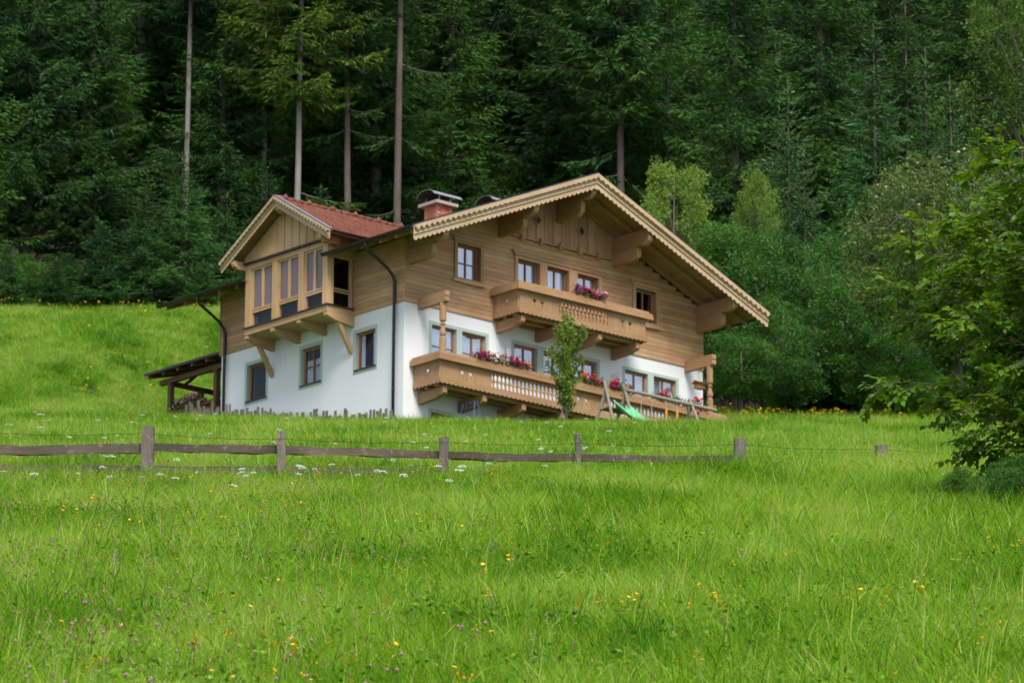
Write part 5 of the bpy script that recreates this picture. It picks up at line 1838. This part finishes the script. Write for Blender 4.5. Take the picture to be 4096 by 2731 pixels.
    def put(name, c, n, parts, label, cat, seed, s0=.85, s1=1.15):
        q = np.random.default_rng(seed)
        Ps = []
        for (y0, y1, dens, fn) in parts:
            x, y, z = band(q, y0, y1, dens)
            if fn is not None:
                k = q.uniform(0, 1, len(x)) < fn(x, y)
                x, y, z = x[k], y[k], z[k]
            Ps.append(np.stack([x, y, z], 1))
        P = np.concatenate(Ps)
        scatter(name, c, P, q.integers(0, n, len(P)), q.uniform(s0, s1, len(P)), label, cat, .10, seed)
    side = lambda x, y: x / (y * .106)
    clus = lambda x, y: np.clip((wav(x, y, 2.2, 5) + .6 * wav(x, y, 5.2, 9)) * 2.2 - .35, 0, 1)
    edgef = lambda x, y: np.exp(-((y - (174.5 - 9 * np.clip((x + 4) / 12, 0, 1))) / 3.0) ** 2)
    put('yellow_wildflowers', coll('y', yel, 6), 6, [(21, 50, 8.0, lambda x, y: clus(x, y) ** 1.5 * .9 + .02), (50, 76, 2.2, lambda x, y: .15 + .6 * sstep((.2 - side(x, y)) / .6)), (76, 140, 2.0, lambda x, y: .75 - .5 * sstep(side(x, y) / .5))],
        'small yellow wildflowers dotted through the meadow', 'wildflowers', 61)
    put('orange_wildflowers', coll('o', lambda q: yel(q, 'orangef', (.022, .034), (2, 5), (.32, .56)), 5), 5, [(140, 178, 5.0, lambda x, y: np.clip(edgef(x, y) * 1.1 * .40 * (x < 2) + .07 + .20 * np.exp(-((y - 147) / 7) ** 2) * sstep((x - 5.5) / 2), 0, 1))], 'tall orange-yellow wildflowers along the forest edge', 'wildflowers', 62)
    put('white_umbel_flowers', coll('w', umb, 5), 5, [(21, 30, .02, lambda x, y: 1.0 * sstep((-.55 - side(x, y)) / .3)), (54, 76, .55, lambda x, y: np.clip(.9 * sstep((.25 - side(x, y)) / .5) * (.35 + clus(x, y)), 0, 1)), (76, 140, .07, lambda x, y: sstep((.5 - side(x, y)) / .5))], 'white umbel flowers clustered near the fence', 'wildflowers', 63)
    put('pink_clover_flowers', coll('p', clo, 4), 4, [(21, 40, 7.0, lambda x, y: .65 * sstep((-.05 - side(x, y)) / .7) + .03), (40, 72, 5.0, lambda x, y: .6 * sstep((-.1 - side(x, y)) / .6))], 'pink clover heads in the left foreground meadow', 'wildflowers', 64)
    put('brown_seed_heads', coll('s', sed, 5), 5, [(21, 40, 15, lambda x, y: .75 * sstep((.15 - side(x, y)) / .9) + .06), (40, 74, 8, lambda x, y: .8 * sstep((.25 - side(x, y)) / .9) + .05)], 'thin reddish brown seed heads standing in the meadow', 'seed heads', 65)
    put('violet_vetch_flowers', coll('v', vet, 3), 3, [(21, 40, .22, lambda x, y: clus(x, y))], 'few violet vetch flowers in the foreground grass', 'wildflowers', 66)
    put('pale_grass_panicles', coll('g', pan, 6), 6, [(21, 40, 1.0, lambda x, y: .15 + .6 * sstep((-side(x, y)) / .8)), (40, 76, 1.6, lambda x, y: .2 + .6 * sstep((.1 - side(x, y)) / .8))], 'pale dry grass panicles standing above the meadow', 'grass', 67)
meadow()
# ---------------------------------------------------------------- near hazel bush at the right edge
M['hazel'] = leafmat('hazel_leaf', (.028, .10, .006), (.185, .34, .020), .45, scale=1.1, rough=.4, spec=.45)
M['twig'] = wood('hazel_twig', (.13, .10, .075), 'z', rough=.8)
def leaf_mesh():
    ln, wd = 1.0, .62
    pr = [(0, .06), (.18, .62), (.42, 1.0), (.66, .86), (.86, .42)]
    V = [(0, 0, 0)]
    F = []
    for t, w_ in pr[1:]:
        V += [(-wd / 2 * w_, t, .10 * w_ - .12 * t * t), (0, t, -.12 * t * t), (wd / 2 * w_, t, .10 * w_ - .12 * t * t)]
    V.append((0, 1.0, -.15))
    F += [(0, 2, 1), (0, 3, 2)]
    for i in range(3):
        a = 1 + 3 * i
        F += [(a, a + 1, a + 4), (a, a + 4, a + 3), (a + 1, a + 2, a + 5), (a + 1, a + 5, a + 4)]
    F += [(10, 11, 13), (11, 12, 13)]
    return np.array(V, float), np.array(F)
def hazel():
    rr = np.random.default_rng(9)
    bx_, by_ = 7.2, 54.0
    zb = gzf(bx_, by_)
    e = empty('hazel_bush', (bx_, by_, zb), 0, 'leafy green bush close on the right with large serrated leaves', 'bush')
    g = G()
    LP, LD, LN = [], [], []
    def stem(tip):
        p0 = np.array([rr.normal(0, .12), rr.normal(0, .12), -.1])
        c1 = np.array([tip[0] * .32, tip[1] * .32, tip[2] * .8 + .35])
        tt = np.linspace(0, 1, 11)[:, None]
        pts = p0 * (1 - tt) ** 2 + 2 * c1 * tt * (1 - tt) + tip * tt ** 2
        g.tube(pts, [.020 * (1 - .9 * i / 10) + .0014 for i in range(11)], 5, False)
        ln = np.linalg.norm(np.diff(pts, axis=0), axis=1).sum()
        for k in range(int(ln * 5.2)):
            t = rr.uniform(.30, 1.0)
            i = min(int(t * 10), 9)
            base = pts[i] + (pts[i + 1] - pts[i]) * (t * 10 - i)
            tg_ = pts[i + 1] - pts[i]; tg_ /= np.linalg.norm(tg_)
            sd_ = np.cross(tg_, rr.normal(size=3)); sd_ /= np.linalg.norm(sd_)
            dd = tg_ * .8 + sd_ * .75
            dd[2] = dd[2] * .7 + .05
            dd /= np.linalg.norm(dd)
            shoot(base, dd, rr.uniform(.40, .80) * (1.1 - .35 * t), .008, 1)
        shoot(pts[-2], (pts[-1] - pts[-2]) / np.linalg.norm(pts[-1] - pts[-2]), .45, .006, 1)
    def shoot(p0, d0, ln, r, depth):
        n = 8
        pts = [np.array(p0)]
        d = np.array(d0, float)
        for i in range(n):
            d = d + rr.normal(0, .10, 3) + np.array([0, 0, -.035 if depth else -.05])
            d /= np.linalg.norm(d)
            pts.append(pts[-1] + d * ln / n)
        g.tube(pts, [r * (1 - .85 * i / n) + .0012 for i in range(n + 1)], 5, False)
        if depth < 2:
            m_ = int(ln * (10 if depth == 0 else 7.5))
            for k in range(m_):
                t = rr.uniform(.22, .98)
                i = min(int(t * n), n - 1)
                base = pts[i] + (pts[i + 1] - pts[i]) * (t * n - i)
                tg_ = pts[i + 1] - pts[i]; tg_ /= np.linalg.norm(tg_)
                sd_ = np.cross(tg_, rr.normal(size=3)); sd_ /= np.linalg.norm(sd_)
                dd = tg_ * .75 + sd_ * .8
                dd[2] = dd[2] * .6 + .06
                dd /= np.linalg.norm(dd)
                shoot(base, dd, (rr.uniform(.45, .95) if depth == 0 else rr.uniform(.18, .42)) * (1.1 - .4 * t), r * .42, depth + 1)
        if depth >= 1:
            m_ = int(ln / .042)
            for k in range(m_):
                t = .12 + .88 * (k + .5) / m_
                i = min(int(t * n), n - 1)
                base = pts[i] + (pts[i + 1] - pts[i]) * (t * n - i)
                tg_ = pts[i + 1] - pts[i]; tg_ /= np.linalg.norm(tg_)
                sd_ = np.cross(tg_, [0, 0, 1]); sd_ /= np.linalg.norm(sd_) + 1e-9
                dd = tg_ * .8 + sd_ * (1 if k % 2 else -1) * .8 + np.array([0, 0, -.25]) + rr.normal(0, .18, 3)
                LP.append(base); LD.append(dd / np.linalg.norm(dd)); LN.append(rr.uniform(.075, .135) * (1.12 - .3 * t))
    cx, cy, cz, rx, ry, rz = -.35, 0, 2.25, 2.45, 1.7, 2.35
    nst = 64
    for k in range(nst):
        u = 1 - 2 * (k + .5) / nst
        a = k * 2.39996
        q = math.sqrt(1 - u * u)
        tip = np.array([cx + rx * q * math.cos(a), cy + ry * q * math.sin(a), cz + rz * u]) * [1, 1, 1] + rr.normal(0, .12, 3)
        if tip[2] < .45:
            continue
        if tip[0] < -1.2 and tip[2] < 1.5:
            tip[0] *= .82
        stem(tip)
    g.build('branches', M['twig'], e, kind='stuff')
    P, D, Ln = np.array(LP), np.array(LD), np.array(LN)
    keep = P[:, 2] > .12
    P, D, Ln = P[keep], D[keep], Ln[keep]
    n = len(P)
    # leaf frames: blades hang roughly level, facing up
    up = np.array([0, 0, 1.0]) + rr.normal(0, .38, (n, 3)) + np.array([0, -.25, 0])
    X = np.cross(D, up); X /= np.linalg.norm(X, axis=1)[:, None]
    Zn = np.cross(X, D)
    LV, LF = leaf_mesh()
    sh = rr.uniform(0, 1, n)
    # the leaves that show largest: nearest the camera and inside the picture
    xw = P[:, 0] + bx_
    vis = (xw < 6.0) & (xw > 3)
    score = np.where(vis, -P[:, 1] + rr.uniform(0, .5, n) + Ln * 10 - .3 * xw, -99)
    big = np.argsort(-score)[:300]
    lm = [npmesh('leaf', LV, LF, M['hazel'], np.full(len(LV), v), True) for v in (.1, .35, .6, .85)]
    for q, i in enumerate(big):
        o = obj('leaf', lm[q % 4], e)
        o.matrix_local = Matrix(((X[i, 0] * Ln[i], D[i, 0] * Ln[i], Zn[i, 0] * Ln[i], P[i, 0]), (X[i, 1] * Ln[i], D[i, 1] * Ln[i], Zn[i, 1] * Ln[i], P[i, 1]), (X[i, 2] * Ln[i], D[i, 2] * Ln[i], Zn[i, 2] * Ln[i], P[i, 2]), (0, 0, 0, 1)))
    rest = np.setdiff1d(np.arange(n), big)
    R_ = np.stack([X, D, Zn], 2)[rest] * Ln[rest][:, None, None]
    V = np.einsum('nij,kj->nki', R_, LV) + P[rest][:, None]
    F = (LF[None] + (np.arange(len(rest)) * len(LV))[:, None, None]).reshape(-1, 3)
    o = obj('foliage', npmesh('foliage', V.reshape(-1, 3), F, M['hazel'], np.repeat(sh[rest], len(LV)), True), e)
    o['kind'] = 'stuff'
    print('HAZEL', n)
hazel()
for i_, (x_, y_, sc_, lab_) in enumerate(((5.75, 51.2, .15, 'dark leafy undergrowth below the near bush at the right edge'), (5.25, 52.8, .11, 'low leafy weeds at the left foot of the near bush'), (6.6, 52.0, .17, 'tall dark weeds under the middle of the near bush'))):
    tree('broad2', x_, y_, lab_, 'undergrowth at the right edge', sc_, cat='plant', name='leafy_undergrowth', sxy=sc_ * 1.7)
nt_ = sum(len(o.data.loops) - 2 * len(o.data.polygons) for o in COL.objects if o.type == 'MESH')
print('TRIS (with shared copies)', nt_, 'unique', sum(len(m.loops) - 2 * len(m.polygons) for m in bpy.data.meshes))
